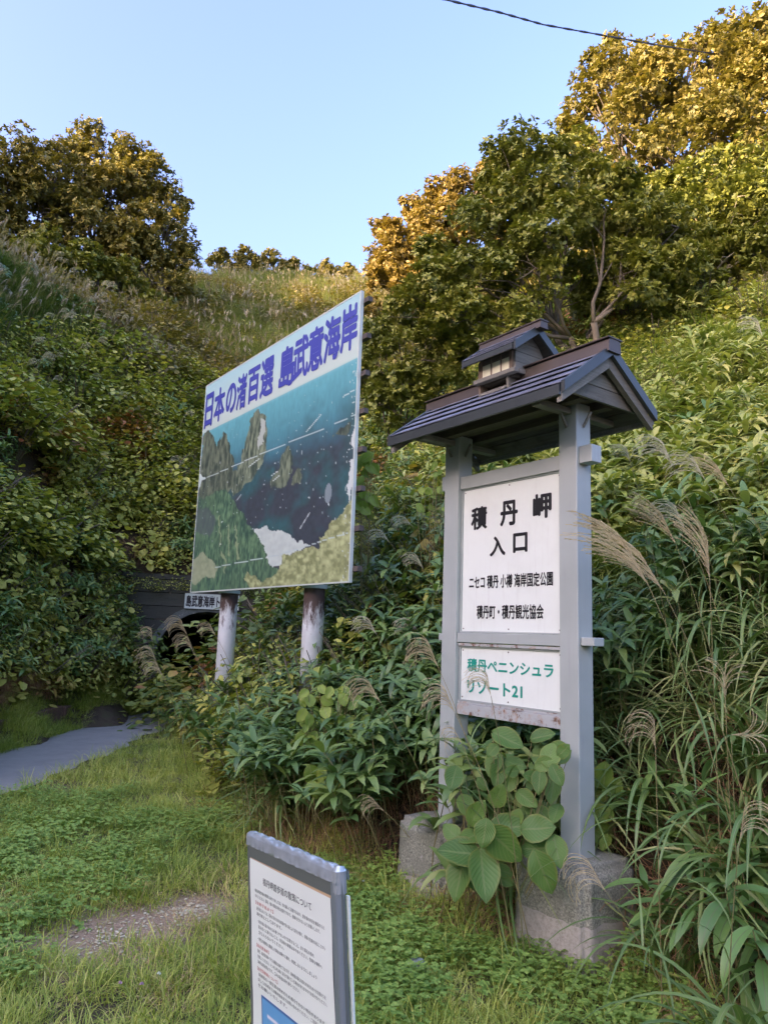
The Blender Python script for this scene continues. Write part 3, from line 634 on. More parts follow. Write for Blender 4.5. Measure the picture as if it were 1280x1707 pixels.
    c = np.where((((fbm(u * 110, v * 80, 53, 1) > .965) & (v > .4) & (v < .8)))[..., None], (.55, .58, .58), c)
    ell = ((u - .887) / .017) ** 2 + ((v - .69) / .035) ** 2 < 1; c = np.where(ell[..., None], (.22, .25, .29), c)
    return np.clip((c * .88 + np.array((.03, .035, .035))) * np.array((.95, 1.12, .98)), 0, 1)
def print_mesh(name, W, H, nx, ny, fn, mat, wavy=0):
    U, Vv = np.meshgrid(np.linspace(0, 1, nx), np.linspace(0, 1, ny), indexing='ij')
    X = (U - 1) * W; Z = (1 - Vv) * H; Y = np.sin(U * 23 + Vv * 4) * wavy + np.sin(Vv * 31) * wavy * .5
    V = np.stack([X, Y, Z], -1).reshape(-1, 3)
    i, j = np.meshgrid(np.arange(nx - 1), np.arange(ny - 1), indexing='ij'); a = i * ny + j
    Fq = np.stack([a, a + 1, a + ny + 1, a + ny], -1).reshape(-1, 4)
    me = np_mesh(name, V, Fq, mat)
    at_ = me.color_attributes.new('print', 'FLOAT_COLOR', 'POINT'); c = fn(U, Vv).reshape(-1, 3)
    at_.data.foreach_set('color', np.concatenate([c, np.ones((len(c), 1))], 1).astype(np.float32).ravel())
    return me
ZB = 2.0916
pic = link('picture_panel', print_mesh('picture_panel', WB - .02, HB - .02, 330, 260, coast, M['poster'], .0015), bb, loc=(-.01, -.003, ZB + .01))
for nm, a, b, z0, z1 in (('日', -3.83, -3.56, 2.30, 2.80), ('本', -3.52, -3.17, 2.31, 2.795), ('の', -3.13, -2.82, 2.34, 2.755), ('渚', -2.81, -2.52, 2.32, 2.80), ('百', -2.49, -2.16, 2.33, 2.80), ('選', -2.14, -1.80, 2.32, 2.82),
                         ('島', -1.66, -1.29, 2.31, 2.82), ('武', -1.33, -.99, 2.33, 2.84), ('意', -1.00, -.68, 2.34, 2.85), ('海', -.675, -.345, 2.35, 2.86), ('岸', -.345, -.03, 2.36, 2.87)):
    char_text(nm, pic, a + .01, b + .01, z0 - .01 - .02, z1 - .01 - .02, -.002, M['blue'], .034)
MB().box(-WB, 0, .004, .022, ZB, ZB + HB).build('backing_panel', M['edge'], bb)
fr = MB()
fr.box(-WB - .006, -WB + .010, -.006, .03, ZB - .006, ZB + HB + .006); fr.box(-.010, .006, -.006, .03, ZB - .006, ZB + HB + .006)
fr.box(-WB + .0105, -.0105, -.006, .03, ZB + HB - .008, ZB + HB + .006); fr.box(-WB + .0105, -.0105, -.006, .03, ZB - .006, ZB + .008); fr.build('edge_trim', M['edge'], bb)
for i in range(8):
    z = ZB + .10 + i * (HB - .22) / 7
    MB().box(-WB + .05, .085, .032, .085, z, z + .05).build('cross_rail', M['steeldark'], bb)
for xl, tiltx in ((-3.10, .0), (-.985, .0)):
    b = MB(); b.tube([(xl, .22, -.4), (xl, .22, ZB + HB - .4)], .112, 24); b.build('support_post', M['pole'], bb, smooth=True)
    MB().tube([(xl, .22, ZB - .02), (xl, .22, ZB + .02)], .135, 20).build('collar', M['edge'], bb, smooth=False)

# ------------------------------------------------------------------ notice stand in the foreground
M['tape'] = plain('crumpled_silver_tape', (.55, .57, .62), .22, .55, n=(20, .7, 1.3)); M['frame_grey'] = plain('grey_stand_frame', (.16, .17, .165), .4, .25, n=(8, .85, 1.15)); M['frame_light'] = plain('brushed_side_frame', (.30, .33, .38), .35, .5, n=(3, .8, 1.2))
M['paper'] = plain('white_paper', (.80, .84, .77), .6, n=(3, .93, 1.03)); M['ink'] = plain('grey_ink', (.10, .095, .095), .6); M['redink'] = plain('red_ink', (.55, .10, .10), .6); M['tan_edge'] = plain('tan_card_edge', (.55, .38, .24), .7)
M['white_panel_edge'] = plain('white_rear_sheet', (.7, .72, .68), .5)
TR = Vector((-.0612, 1.5488, 1.1431))
a_, t_, s_ = R_(-55.198), R_(3.958), R_(-3.0845)
MM = (Matrix.Rotation(t_, 3, Vector((math.cos(a_), math.sin(a_), 0))) @ Matrix.Rotation(a_, 3, 'Z')) @ Matrix.Rotation(s_, 3, 'Y')
ns = empty('notice_stand'); ns.matrix_world = Matrix.Translation(TR) @ MM.to_4x4(); tag(ns, 'grey metal notice stand holding a printed white sheet, silver tape along its top', 'notice stand')
WN = .422
MB().box(-WN + .002, -.004, .004, .012, -1.05, -.012).build('backing_board', M['frame_grey'], ns)
b = MB(); b.box(-WN, -WN + .014, -.004, .03, -1.10, -.014); b.build('side_bar', M['frame_grey'], ns, bevel=.003)
b = MB(); b.tube([(-.018, .007, -1.13), (-.018, .007, -.012)], .012, 14); b.box(-.0335, -.024, -.0035, .012, -1.1, -.02); b.build('side_bar', M['frame_light'], ns)
MB().box(-.008, .001, .0155, .020, -1.10, -.05).build('rear_sheet', M['white_panel_edge'], ns)
MB().box(-WN + .0145, -.0335, -.0035, .004, -.052, -.022).build('top_bar', M['frame_grey'], ns)
MB().box(-WN + .012, -.0335, -.0028, .0035, -.058, -.0525).build('card_edge', M['tan_edge'], ns)
# crumpled tape wrapped over the top edge
U, Vv = np.meshgrid(np.linspace(0, 1, 90), np.linspace(0, 1, 22), indexing='ij')
an = Vv * math.pi; cr = (np.abs(fbm(U * 16 + Vv * 2, Vv * 5, 61) - .5) * 2); cr2 = fbm(U * 34, Vv * 9, 63)
rad = .0155 + .0035 * (cr - .3) + .003 * (cr2 - .5)
tx = -WN - .004 + U * (WN - .004); ty = .010 - np.cos(an) * rad; tz = -.014 + np.sin(an) * rad * 1.1 - (Vv < .12) * .012 - (Vv > .9) * .01
i, j = np.meshgrid(np.arange(89), np.arange(21), indexing='ij'); a0 = i * 22 + j
link('silver_tape', np_mesh('silver_tape', np.stack([tx, ty, tz], -1).reshape(-1, 3), np.stack([a0, a0 + 22, a0 + 23, a0 + 1], -1).reshape(-1, 4), M['tape']), ns)
MB().tube([(-.017, .008, -.046), (-.017, .008, -.004), (-.018, .010, .004)], [.0135, .0145, .009], 10).build('silver_tape', M['tape'], ns)
# paper, very slightly wavy
U, Vv = np.meshgrid(np.linspace(0, 1, 14), np.linspace(0, 1, 60), indexing='ij')
X = -WN + .016 + U * (WN - .05); Z = -.053 - Vv * .62 - (U * .004); Yp = -.0045 - .0006 * np.sin(Vv * 22 + U * 3)
i, j = np.meshgrid(np.arange(13), np.arange(59), indexing='ij'); a0 = i * 60 + j
paper = link('paper_sheet', np_mesh('paper_sheet', np.stack([X, Yp, Z], -1).reshape(-1, 3), np.stack([a0, a0 + 1, a0 + 61, a0 + 60], -1).reshape(-1, 4), M['paper'], smooth=True), ns)
def note(s, x, z, size, mat='ink', bold=.0, w=None, rotx=0):
    link('printed_line', text_mesh(s, w, size, 0, M[mat], .0002), paper, loc=(x, -.0058, z))
note('積丹岬遊歩道の散策について', -.335, -.099, .0165, bold=.02, w=.225)
LN = [(-.378, -.1215, '積丹岬遊歩道の散策にあたりましては、すれ違いに注意するほか、遊歩道の状況を確認のうえ', .318), (-.378, -.1335, '歩行ください。落石、強い風雨の際は危険ですので、散策を行わないようお願いします。', .300),
 (-.376, -.1475, '【女郎子岩まで】', .090, 'redink'), (-.372, -.1595, '遊歩道においては、落石の恐れのある斜面や急な坂により足元が悪く、滑落の危険があることから', .312),
 (-.372, -.1710, '通行禁止としております。', .125), (-.368, -.1860, '・雨の後は道がぬかるみ滑りやすいので注意すること。また落石の恐れ', .262), (-.364, -.1975, '崖の近くに寄らないこと。日没後の散策はおやめください。危険な場所へ', .290),
 (-.364, -.2090, '立ち入らないでください。', .125), (-.368, -.2240, '・野生の動物に遭遇した場合は静かに離れ、刺激しないようにしましょう', .270),
 (-.376, -.2390, '【島武意海岸】', .062, 'redink'), (-.372, -.2505, '現在、島武意海岸へ下りる階段は通行できますが、海岸線は落石の恐れがあるため十分注意のうえ', .308),
 (-.372, -.2620, '行動してください。トンネル内は暗く足元が濡れている場合がありますのでお気を付けください。', .312), (-.372, -.2735, '海岸は遊泳禁止です。ごみは各自お持ち帰りください。', .200),
 (-.374, -.2880, '【自然探勝路について】', .100, 'redink'), (-.368, -.2995, '探勝路の一部区間は倒木のため通行できない場合があります。', .300), (-.372, -.3110, '詳しくは役場または観光協会までお問い合わせください。ご理解とご協力', .306), (-.372, -.3225, 'をお願いいたします。', .14)]
for l in LN: note(l[2], l[0], l[1], .0075, l[4] if len(l) > 4 else 'ink', .012, l[3])
def mapfn(u, v):
    c = lerp((.12, .36, .62), (.20, .52, .72), fbm(u * 3, v * 3, 3)); land = (fbm(u * 4 + 3, v * 4, 8) + (v - .45) * .9 - np.abs(u - .45) * .25) > .52
    c = np.where(land[..., None], lerp((.35, .55, .30), (.60, .62, .30), fbm(u * 7, v * 7, 9)), c)
    r = np.abs(fbm(u * 3 + 9, v * 3, 12) - .5) < .012; c = np.where((r & land)[..., None], (.60, .25, .12), c)
    for (a, b, w, h) in ((.1, .12, .28, .03), (.45, .08, .35, .05), (.5, .3, .2, .03), (.15, .35, .2, .03)): c = np.where(((u > a) & (u < a + w) & (v > b) & (v < b + h))[..., None], (.75, .78, .8), c)
    e = (u < .015) | (v < .02) | (u > .985); return np.where(e[..., None], (.06, .16, .35), c)
link('printed_map', print_mesh('printed_map', .300, .26, 90, 80, mapfn, M['poster']), paper, loc=(-.058, -.0056, -.595))
# rear leg of the stand
MB().tube([(-.21, .02, -.45), (-.21, .33, -1.12)], .009, 8).build('rear_leg', M['frame_light'], ns)
MB().box(-WN - .01, .02, -.05, .06, -1.135, -1.115).build('foot_bar', M['frame_grey'], ns)

# ------------------------------------------------------------------ tunnel portal
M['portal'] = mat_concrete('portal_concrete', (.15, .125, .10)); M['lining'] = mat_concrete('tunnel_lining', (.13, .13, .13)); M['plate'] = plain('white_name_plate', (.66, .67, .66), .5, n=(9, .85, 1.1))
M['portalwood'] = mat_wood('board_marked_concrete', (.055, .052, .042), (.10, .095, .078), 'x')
tun = empty('tunnel_portal', (-3.55, 15.5, 0), (0, 0, R_(14))); tag(tun, 'dark arched tunnel mouth in a board-marked wall at the end of the path', 'tunnel')
AR, AH = 1.02, .95                                  # arch radius, springing height
def arch_x(z): return AR if z <= AH else math.sqrt(max(0, AR * AR - (z - AH) ** 2))
z = -.1
while z < 2.62:
    z1 = z + .27
    if z < AH + AR:
        for s in (-1, 1):
            pts = [(s * (arch_x(max(z, 0)) + .06), z), (s * 2.2, z), (s * 2.2, z1 - .012)]
            for q in (1, .5): 
                zz = z + (z1 - z - .012) * q; pts.append((s * (arch_x(zz) + .06 if zz < AH + AR else .0 + .02), zz))
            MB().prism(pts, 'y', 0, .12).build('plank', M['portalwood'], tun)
    else: MB().box(-2.2, 2.2, 0, .12, z, min(z1 - .012, 2.597)).build('plank', M['portalwood'], tun)
    z = z1
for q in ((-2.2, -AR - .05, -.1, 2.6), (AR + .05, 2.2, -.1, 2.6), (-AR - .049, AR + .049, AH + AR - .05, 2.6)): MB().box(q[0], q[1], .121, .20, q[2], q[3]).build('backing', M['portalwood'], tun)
MB().box(-1.9, 1.9, .24, .62, 2.45, 3.0).box(-1.9, 1.9, .622, 1.7, 2.45, 3.34).build('earth_bank', M['ground'], tun)
MB().box(-2.25, 2.25, -.03, .16, 2.60, 2.70).build('coping', M['portalwood'], tun)
prof = [(AR, 0)] + [(AR * math.cos(t), AH + AR * math.sin(t)) for t in np.linspace(0, math.pi, 17)] + [(-AR, 0)]
prof2 = [((AR + .16) * x / AR, AH + (zz - AH) * (AR + .16) / AR if zz > AH else zz) for x, zz in prof]
b = MB(); n = len(prof)
b.add([(x, -.03, zz) for x, zz in prof] + [(x, -.03, zz) for x, zz in prof2] + [(x, 14, zz) for x, zz in prof] + [(x, .13, zz) for x, zz in prof2],
      [(i, i + 1, n + i + 1, n + i) for i in range(n - 1)] + [(i, 2 * n + i, 2 * n + i + 1, i + 1) for i in range(n - 1)] + [(n + i, n + i + 1, 3 * n + i + 1, 3 * n + i) for i in range(n - 1)])
b.add([(x, 14, zz) for x, zz in prof], [tuple(range(n))]); b.build('arch_lining', M['lining'], tun)
MB().box(-AR, AR, -.9, 14, -.08, .045).build('tunnel_floor', M['lining'], tun)
npz = 2.02; pl = MB().box(-.50, .60, -.075, -.045, npz, npz + .31).build('name_plate', M['plate'], tun)
char_text('島武意海岸トンネル', pl, -.47, .57, npz + .035, npz + .275, -.0455 - .031, M['black'], .035)

# ------------------------------------------------------------------ foliage templates
def rz_(v, a): c, s = math.cos(a), math.sin(a); return (v[0] * c - v[1] * s, v[0] * s + v[1] * c, v[2])
def ribbon(mb, base, yaw, length, width, up, droop, segs=6, fold=.25, m=0, prof='lance', twist=0):
    """leaf or blade: leaves base at elevation 'up' (rad), bending down by 'droop' rad over its length"""
    p = Vector(base); a = up; st = length / segs; vs = []; uvs = []
    side = Vector((-math.sin(yaw), math.cos(yaw), 0))
    for i in range(segs + 1):
        t = i / segs
        if prof == 'lance': w = width * (math.sin(math.pi * min(1, (t * .94 + .05)) ** .8)) ** .8
        elif prof == 'blade': w = width * (1 - t ** 2.5) * (.7 + .3 * min(1, t * 5))
        else: w = width * math.sin(math.pi * (t * .92 + .06)) ** .6
        w = max(w, width * .02) if i < segs else width * .01
        nrm = Vector((-math.sin(a) * math.cos(yaw), -math.sin(a) * math.sin(yaw), math.cos(a)))
        sd = (side * math.cos(twist * t) + nrm * math.sin(twist * t))
        vs += [p - sd * w / 2 + nrm * (w * fold * .5), p, p + sd * w / 2 + nrm * (w * fold * .5)]; uvs += [(-1, t), (0, t), (1, t)]
        p = p + Vector((math.cos(a) * math.cos(yaw), math.cos(a) * math.sin(yaw), math.sin(a))) * st; a -= droop / segs
    mb.add(vs, [(i * 3 + j, i * 3 + j + 1, i * 3 + j + 4, i * 3 + j + 3) for i in range(segs) for j in range(2)], m, uvs); return p
def blade2(mb, base, yaw, length, width, up, droop, segs=3, m=0):
    p = Vector(base); a = up; st = length / segs; vs = []; side = Vector((-math.sin(yaw), math.cos(yaw), 0))
    for i in range(segs):
        w = width * (1 - .5 * i / segs); vs += [p - side * w / 2, p + side * w / 2]
        p = p + Vector((math.cos(a) * math.cos(yaw), math.cos(a) * math.sin(yaw), math.sin(a))) * st; a -= droop / segs
    vs.append(p); k = len(vs) - 1
    mb.add(vs, [(2 * i, 2 * i + 1, 2 * i + 3, 2 * i + 2) for i in range(segs - 1)] + [(k - 2, k - 1, k)], m)
rnd = random.uniform
def culm(mb, h, lean, yaw, r=.004, m=1, base=(0, 0, 0)):
    pts = [(base[0] + lean * h * t * t * math.cos(yaw), base[1] + lean * h * t * t * math.sin(yaw), base[2] + h * t) for t in (0, .35, .7, 1)]
    mb.tube(pts, [r, r * .9, r * .7, r * .5], 4, m); return pts

def sasa_clump(seg=4, plants=4, leaves=9, mats=None, L=.21):
    mb = MB()
    for _ in range(plants):
        bx, by = rnd(-.2, .2), rnd(-.2, .2); h = rnd(.35, .8); yw = rnd(0, 6.28); pts = culm(mb, h, rnd(0, .35), yw, .0035, 1, (bx, by, 0)); tip = pts[-1]
        for k in range(leaves):
            a = yw + k * 2.4 + rnd(-.3, .3); f = rnd(.0, .28) * (k / leaves); b = (tip[0] - (tip[0] - bx) * f, tip[1] - (tip[1] - by) * f, tip[2] - h * f)
            ribbon(mb, b, a, rnd(.7, 1.15) * L, rnd(.040, .055) * L / .21, rnd(.1, 1.0), rnd(.6, 1.7), seg, .22)
    return mb.mesh('bamboo_grass', mats or [M['sasa_far'], M['stalk']], True)
def grass_clump(n, hmin, hmax, w, spread, mats, droop=(1.0, 2.4), segs=4, up=(1.0, 1.5), three=False, plumes=0, prad=.2):
    mb = MB()
    for _ in range(n):
        a = rnd(0, 6.28); r = rnd(0, 1) ** .5 * spread; b = (r * math.cos(a), r * math.sin(a), -.02); ya = a + rnd(-1.2, 1.2)
        if three: ribbon(mb, b, ya, rnd(hmin, hmax), w * rnd(.7, 1.2), rnd(*up), rnd(*droop), segs, .3, 0, 'blade')
        else: blade2(mb, b, ya, rnd(hmin, hmax), w * rnd(.7, 1.3), rnd(*up), rnd(*droop), segs)
    for _ in range(plumes):
        a = rnd(0, 6.28); r = rnd(0, prad); h = rnd(hmax * .9, hmax * 1.25); p0 = Vector((r * math.cos(a), r * math.sin(a), 0)); ln = rnd(-.12, .22)
        tip = p0 + Vector((h * ln, h * rnd(-.1, .1), h)); mb.tube([p0, tip], .003, 3, 1)
        for k in range(9): blade2(mb, tip + Vector((0, 0, .03 * rnd(-1, 1.))), rnd(-.9, .9), rnd(.16, .28), .022, rnd(.8, 1.5), rnd(.8, 1.6), 3, 2)
    return mb.mesh('grass', mats, False)
def leaf6(mb, p, yaw, pit, L, W, roll=0, m=0):
    d = Vector((math.cos(pit) * math.cos(yaw), math.cos(pit) * math.sin(yaw), math.sin(pit))); s = d.cross(Vector((0, 0, 1)))
    s = s.normalized() if s.length > .01 else Vector((1, 0, 0)); n = s.cross(d); s = s * math.cos(roll) + n * math.sin(roll); n = s.cross(d)
    p = Vector(p)
    mb.add([p, p + d * L, p + d * L * .35 - s * W * .5 + n * W * .12, p + d * L * .75 - s * W * .38 + n * W * .08, p + d * L * .35 + s * W * .5 + n * W * .12, p + d * L * .75 + s * W * .38 + n * W * .08],
           [(0, 4, 5, 1), (0, 1, 3, 2)], m)
def spray_clump(n, rad, h, L, mats, ratio=.65):
    mb = MB()
    for _ in range(n):
        a = rnd(0, 6.28); r = rad * rnd(0, 1) ** .5; z = h * rnd(.15, 1) * (1 - .5 * (r / rad) ** 2)
        l = L * rnd(.6, 1.25); leaf6(mb, (r * math.cos(a), r * math.sin(a), z), rnd(0, 6.28), rnd(-.7, .5), l, l * ratio, rnd(-.5, .5))
    for _ in range(max(3, n // 22)):
        a = rnd(0, 6.28); r = rad * rnd(.3, .9); mb.tube([(0, 0, -.05), (r * .5 * math.cos(a), r * .5 * math.sin(a), h * .5), (r * math.cos(a), r * math.sin(a), h * .9)], .004, 3, 1)
    return mb.mesh('leafy_growth', mats, False)
def lib(name, meshes):
    c = bpy.data.collections.new(name)
    for k, me in enumerate(meshes):
        o = bpy.data.objects.new('%s_%02d' % (name, k), me); c.objects.link(o)
    return c
LIB = {}
LIB['lawn'] = lib('lawn_tufts', [grass_clump(80, .035, .125, .0042, .14, [M['lawn']], (.6, 2.2), 3, (.5, 1.5)) for _ in range(5)])
LIB['tall'] = lib('tall_tufts', [grass_clump(46, .12, .34, .006, .12, [M['lawn']], (.8, 2.4), 4, (.8, 1.5)) for _ in range(4)])
def clover_clump():
    mb = MB()
    for _ in range(26):
        a = rnd(0, 6.28); r = .12 * rnd(0, 1) ** .5; z = rnd(.03, .09); c = Vector((r * math.cos(a), r * math.sin(a), z)); y0 = rnd(0, 6.28)
        for k in range(3): leaf6(mb, c, y0 + k * 2.09, rnd(-.15, .3), .015, .014)
        if rnd(0, 1) < .4: mb.tube([c * .6 - Vector((0, 0, z * .6)), c], .0008, 3, 0, False)
    return mb.mesh('clover', [M['clover']])
LIB['clover'] = lib('clover_tufts', [clover_clump() for _ in range(4)])
LIB['straw'] = lib('straw_tufts', [grass_clump(40, .08, .26, .003, .14, [M['straw']], (.4, 2.0), 3, (.1, 1.3)) for _ in range(3)])
LIB['deadfall'] = lib('deadfall_tufts', [grass_clump(70, .2, .5, .005, .2, [M['brownstraw']], (1.4, 2.8), 4, (.3, 1.4)) for _ in range(3)])
LIB['sasa'] = lib('bamboo_grass_tufts', [sasa_clump(4, 4, 9) for _ in range(6)])
LIB['susuki'] = lib('pampas_tufts', [grass_clump(36, .5, 1.15, .022, .12, [M['susuki_far']], (1.6, 3.2), 6, (1.0, 1.5), True) for _ in range(5)])
LIB['broad'] = lib('broad_leaf_growth', [spray_clump(n_, .42, h_, l_, [M['broad'], M['bark']], rt) for n_, h_, l_, rt in ((210, .7, .075, .7), (150, .8, .10, .62), (90, .7, .14, .75), (60, .6, .18, .8), (150, .9, .10, .4), (170, .55, .085, .6))])
LIB['yellow'] = lib('yellow_green_growth', [spray_clump(120, .38, .6, .12, [M['yellowgreen'], M['stalk']], .42) for _ in range(4)] )
LIB['dark'] = lib('dark_growth', [spray_clump(130, .40, .6, .10, [M['darkleaf'], M['bark']], .5) for _ in range(4)])
LIB['hill'] = lib('hill_grass_tufts', [grass_clump(110, .6, 1.3, .02, .5, [M['hill'], M['stalk'], M['plume_far']], (.6, 2.0), 3, (1.1, 1.55), False, p, .5) for p in (0, 0, 2, 4, 1)])
LIB['hillshrub'] = lib('hill_shrub_growth', [spray_clump(240, .75, 1.1, .13, [M['oak_brown'], M['bark']]) for _ in range(4)])

def gn_tree(coll):
    g = bpy.data.node_groups.new('scatter_' + coll.name, 'GeometryNodeTree')
    g.interface.new_socket('Geometry', in_out='INPUT', socket_type='NodeSocketGeometry'); g.interface.new_socket('Geometry', in_out='OUTPUT', socket_type='NodeSocketGeometry')
    nin, nout = g.nodes.new('NodeGroupInput'), g.nodes.new('NodeGroupOutput')
    ci = g.nodes.new('GeometryNodeCollectionInfo'); ci.inputs['Collection'].default_value = coll; ci.inputs['Separate Children'].default_value = True; ci.inputs['Reset Children'].default_value = True
    ip = g.nodes.new('GeometryNodeInstanceOnPoints'); ip.inputs['Pick Instance'].default_value = True
    def attr(n, t): a = g.nodes.new('GeometryNodeInputNamedAttribute'); a.data_type = t; a.inputs['Name'].default_value = n; return a.outputs['Attribute']
    g.links.new(nin.outputs[0], ip.inputs['Points']); g.links.new(ci.outputs[0], ip.inputs['Instance'])
    g.links.new(attr('idx', 'INT'), ip.inputs['Instance Index']); g.links.new(attr('rot', 'FLOAT_VECTOR'), ip.inputs['Rotation']); g.links.new(attr('scl', 'FLOAT_VECTOR'), ip.inputs['Scale'])
    g.links.new(ip.outputs[0], nout.inputs[0]); return g
def scatter(name, key, x, y, smin, smax, tilt=.0, label=None, cat=None, zoff=0, wob=.15, zs=None):
    n = len(x); z = height(x, y) + zoff
    e = .25; gx_ = (height(x + e, y) - height(x - e, y)) / (2 * e); gy_ = (height(x, y + e) - height(x, y - e)) / (2 * e)
    g = np.hypot(gx_, gy_) + 1e-6; t = np.arctan(g) * tilt; ax, ay = gy_ / g, -gx_ / g         # tilt axis = z x downhill
    yaw = RNG.uniform(0, 6.283, n); c, s = np.cos(yaw), np.sin(yaw)
    rx = t * (ax * c + ay * s) + RNG.normal(0, wob, n); ry = t * (-ax * s + ay * c) + RNG.normal(0, wob, n)
    me = bpy.data.meshes.new(name); me.vertices.add(n); me.vertices.foreach_set('co', np.stack([x, y, z], -1).astype(np.float32).ravel())
    a = me.attributes.new('rot', 'FLOAT_VECTOR', 'POINT'); a.data.foreach_set('vector', np.stack([rx, ry, yaw], -1).astype(np.float32).ravel())
    S = RNG.uniform(smin, smax, n); S3 = np.stack([S, S, S * (RNG.uniform(*zs, n) if zs else 1)], -1)
    a = me.attributes.new('scl', 'FLOAT_VECTOR', 'POINT'); a.data.foreach_set('vector', S3.astype(np.float32).ravel())
    a = me.attributes.new('idx', 'INT', 'POINT'); a.data.foreach_set('value', RNG.integers(0, 60, n).astype(np.int32))
    o = link(name, me); tag(o, label, cat, kind='stuff'); md = o.modifiers.new('scatter', 'NODES'); md.node_group = gn_tree(LIB[key]); return o
def pts(n, az0, az1, r0, r1, p=1.0):
    az = np.radians(RNG.uniform(az0, az1, n)); u = RNG.uniform(0, 1, n)
    r = (r0 ** (2 * p) + u * (r1 ** (2 * p) - r0 ** (2 * p))) ** (1 / (2 * p)); return r * np.sin(az), r * np.cos(az)
def pathx(y): return np.interp(y, [p[1] for p in pathc], [p[0] for p in pathc])
def info(x, y): return np.degrees(np.arctan2(x, y)), np.hypot(x, y), base_height(x, y)
def pixely(x, y):                                  # apparent row, only to tell upper from lower hillside
    z = height(x, y); P = np.stack([x, y, z - EYE], -1) @ CMn; return PH / 2 + F * P[:, 1] / P[:, 2]
def bare(x, y):
    d = np.full(x.shape, 9.)
    for (cx, cy, rx_, ry_) in BARE: d = np.minimum(d, np.hypot((x - cx) / rx_, (y - cy) / ry_))
    return d
SX, SY = np.array([math.cos(SA), math.sin(SA)]), np.array([-math.sin(SA), math.cos(SA)])
def clear_of_things(x, y, pad=0):
    dx, dy = x - 1.032, y - 3.909; u = dx * SX[0] + dy * SX[1]; v = dx * SY[0] + dy * SY[1]
    ok = ~((((u > -.47 - pad) & (u < .05 + pad)) | ((u > -1.5 - pad) & (u < -1.0 + pad))) & (v > -pad) & (v < .43 + pad))
    ok &= ~(np.abs(x - pathx(y)) < .60 + pad) | (y > 15.4)
    ok &= np.hypot(x + .25, y - 1.6) > .05 + pad
    return ok
def in_tunnel(x, y, pad=0):
    dx, dy = x + 3.55, y - 15.5; c, s = math.cos(R_(14)), math.sin(R_(14)); u = dx * c + dy * s; v = -dx * s + dy * c
    return (np.abs(u) < 2.25) & (v > -1.2 - pad) & (v < .18) & ((np.abs(u) < 1.5) | (v > -.5))

# --- lawn
def lawn_pts(n, r0, r1, p=.55, dens=None):
    x, y = pts(n, -36, 36, r0, r1, p); h = base_height(x, y); k = (h < .12) & clear_of_things(x, y)
    nb = bare(x, y) + (fbm(x * 9, y * 9, 5) - .5) * 1.1
    k &= (nb > 1.0) | (RNG.uniform(0, 1, n) < .06); return x[k], y[k]
x, y = lawn_pts(9000, 1.5, 15.5); scatter('lawn_grass', 'lawn', x, y, .7, 1.35, .3, 'short green grass covering the ground in front of the signs', 'grass')
x, y = lawn_pts(3600, 1.5, 15); k = (fbm(x * .9, y * .9, 15) > .45) | (RNG.uniform(0, 1, len(x)) < .35); scatter('tall_grass', 'tall', x[k], y[k], .4, .85, .3, 'taller tufts of arching grass scattered through the lawn', 'grass')
x, y = lawn_pts(3800, 1.5, 8); k = (fbm(x * 1.1, y * 1.1, 25) + (x > .0) * .08 > .55); scatter('clover_patch', 'clover', x[k], y[k], .8, 1.5, .2, 'patches of small round clover leaves in the lawn', 'clover')
x, y = pts(1500, -36, 36, 2.2, 9, .6); h = base_height(x, y); nb = bare(x, y) + (fbm(x * 6, y * 6, 5) - .5) * 1.2; k = (h < .2) & clear_of_things(x, y) & ((nb > .6) & (nb < 2.4) | ((h > .01)))
scatter('dry_straw', 'straw', x[k], y[k], .5, 1.0, .2, 'dry straw lying at the edges of the bare patches', 'straw')
# gravel in the bare patches
mb = MB()
ico = [(0, 0, 1), (.89, 0, .45), (.28, .85, .45), (-.72, .53, .45), (-.72, -.53, .45), (.28, -.85, .45), (.5, .5, -.3), (-.6, .1, -.3), (.2, -.6, -.3)]
icf = [(0, 1, 2), (0, 2, 3), (0, 3, 4), (0, 4, 5), (0, 5, 1), (1, 6, 2), (2, 7, 3), (2, 6, 7), (3, 7, 4), (4, 7, 8), (4, 8, 5), (5, 8, 1), (1, 8, 6)]
for _ in range(3400):
    c = random.choice(BARE); a = rnd(0, 6.28); r = abs(random.gauss(0, .70)); px, py = c[0] + c[2] * r * math.cos(a), c[1] + c[3] * r * math.sin(a); s = .003 + .010 * rnd(0, 1) ** 4; ya = rnd(0, 6.28)
    z = hz(px, py) if _ % 4 == 0 else z
    q = [rz_((p[0] * s * 1.3, p[1] * s, p[2] * s * .7), ya) for p in ico]; zz = hz(px, py)
    mb.add([(px + p[0], py + p[1], zz + p[2] + s * .2) for p in q], icf)
M['pebble'] = leafmat('pebbles', [(.24, .18, .11), (.40, .32, .21), (.56, .50, .38), (.34, .30, .22)], .85, 0, 3.0)
gv = mb.build('gravel', M['pebble']); tag(gv, 'small tan stones in the worn bare patch of the lawn', 'gravel', kind='stuff')

# --- hillside cover
def slope_pts(n, az0, az1, r0, r1, p, hmin=.02, pad=.0):
    x, y = pts(n, az0, az1, r0, r1, p); az, r, h = info(x, y); k = (h > hmin) & clear_of_things(x, y, pad) & ~in_tunnel(x, y)
    k &= ~((az < -10) & (az > -30) & (h < .3)) & ~((az < -17) & (az > -40) & (h < .55)) ; x, y = x[k], y[k]; return x, y, *[a[k] for a in (az, r, h)]
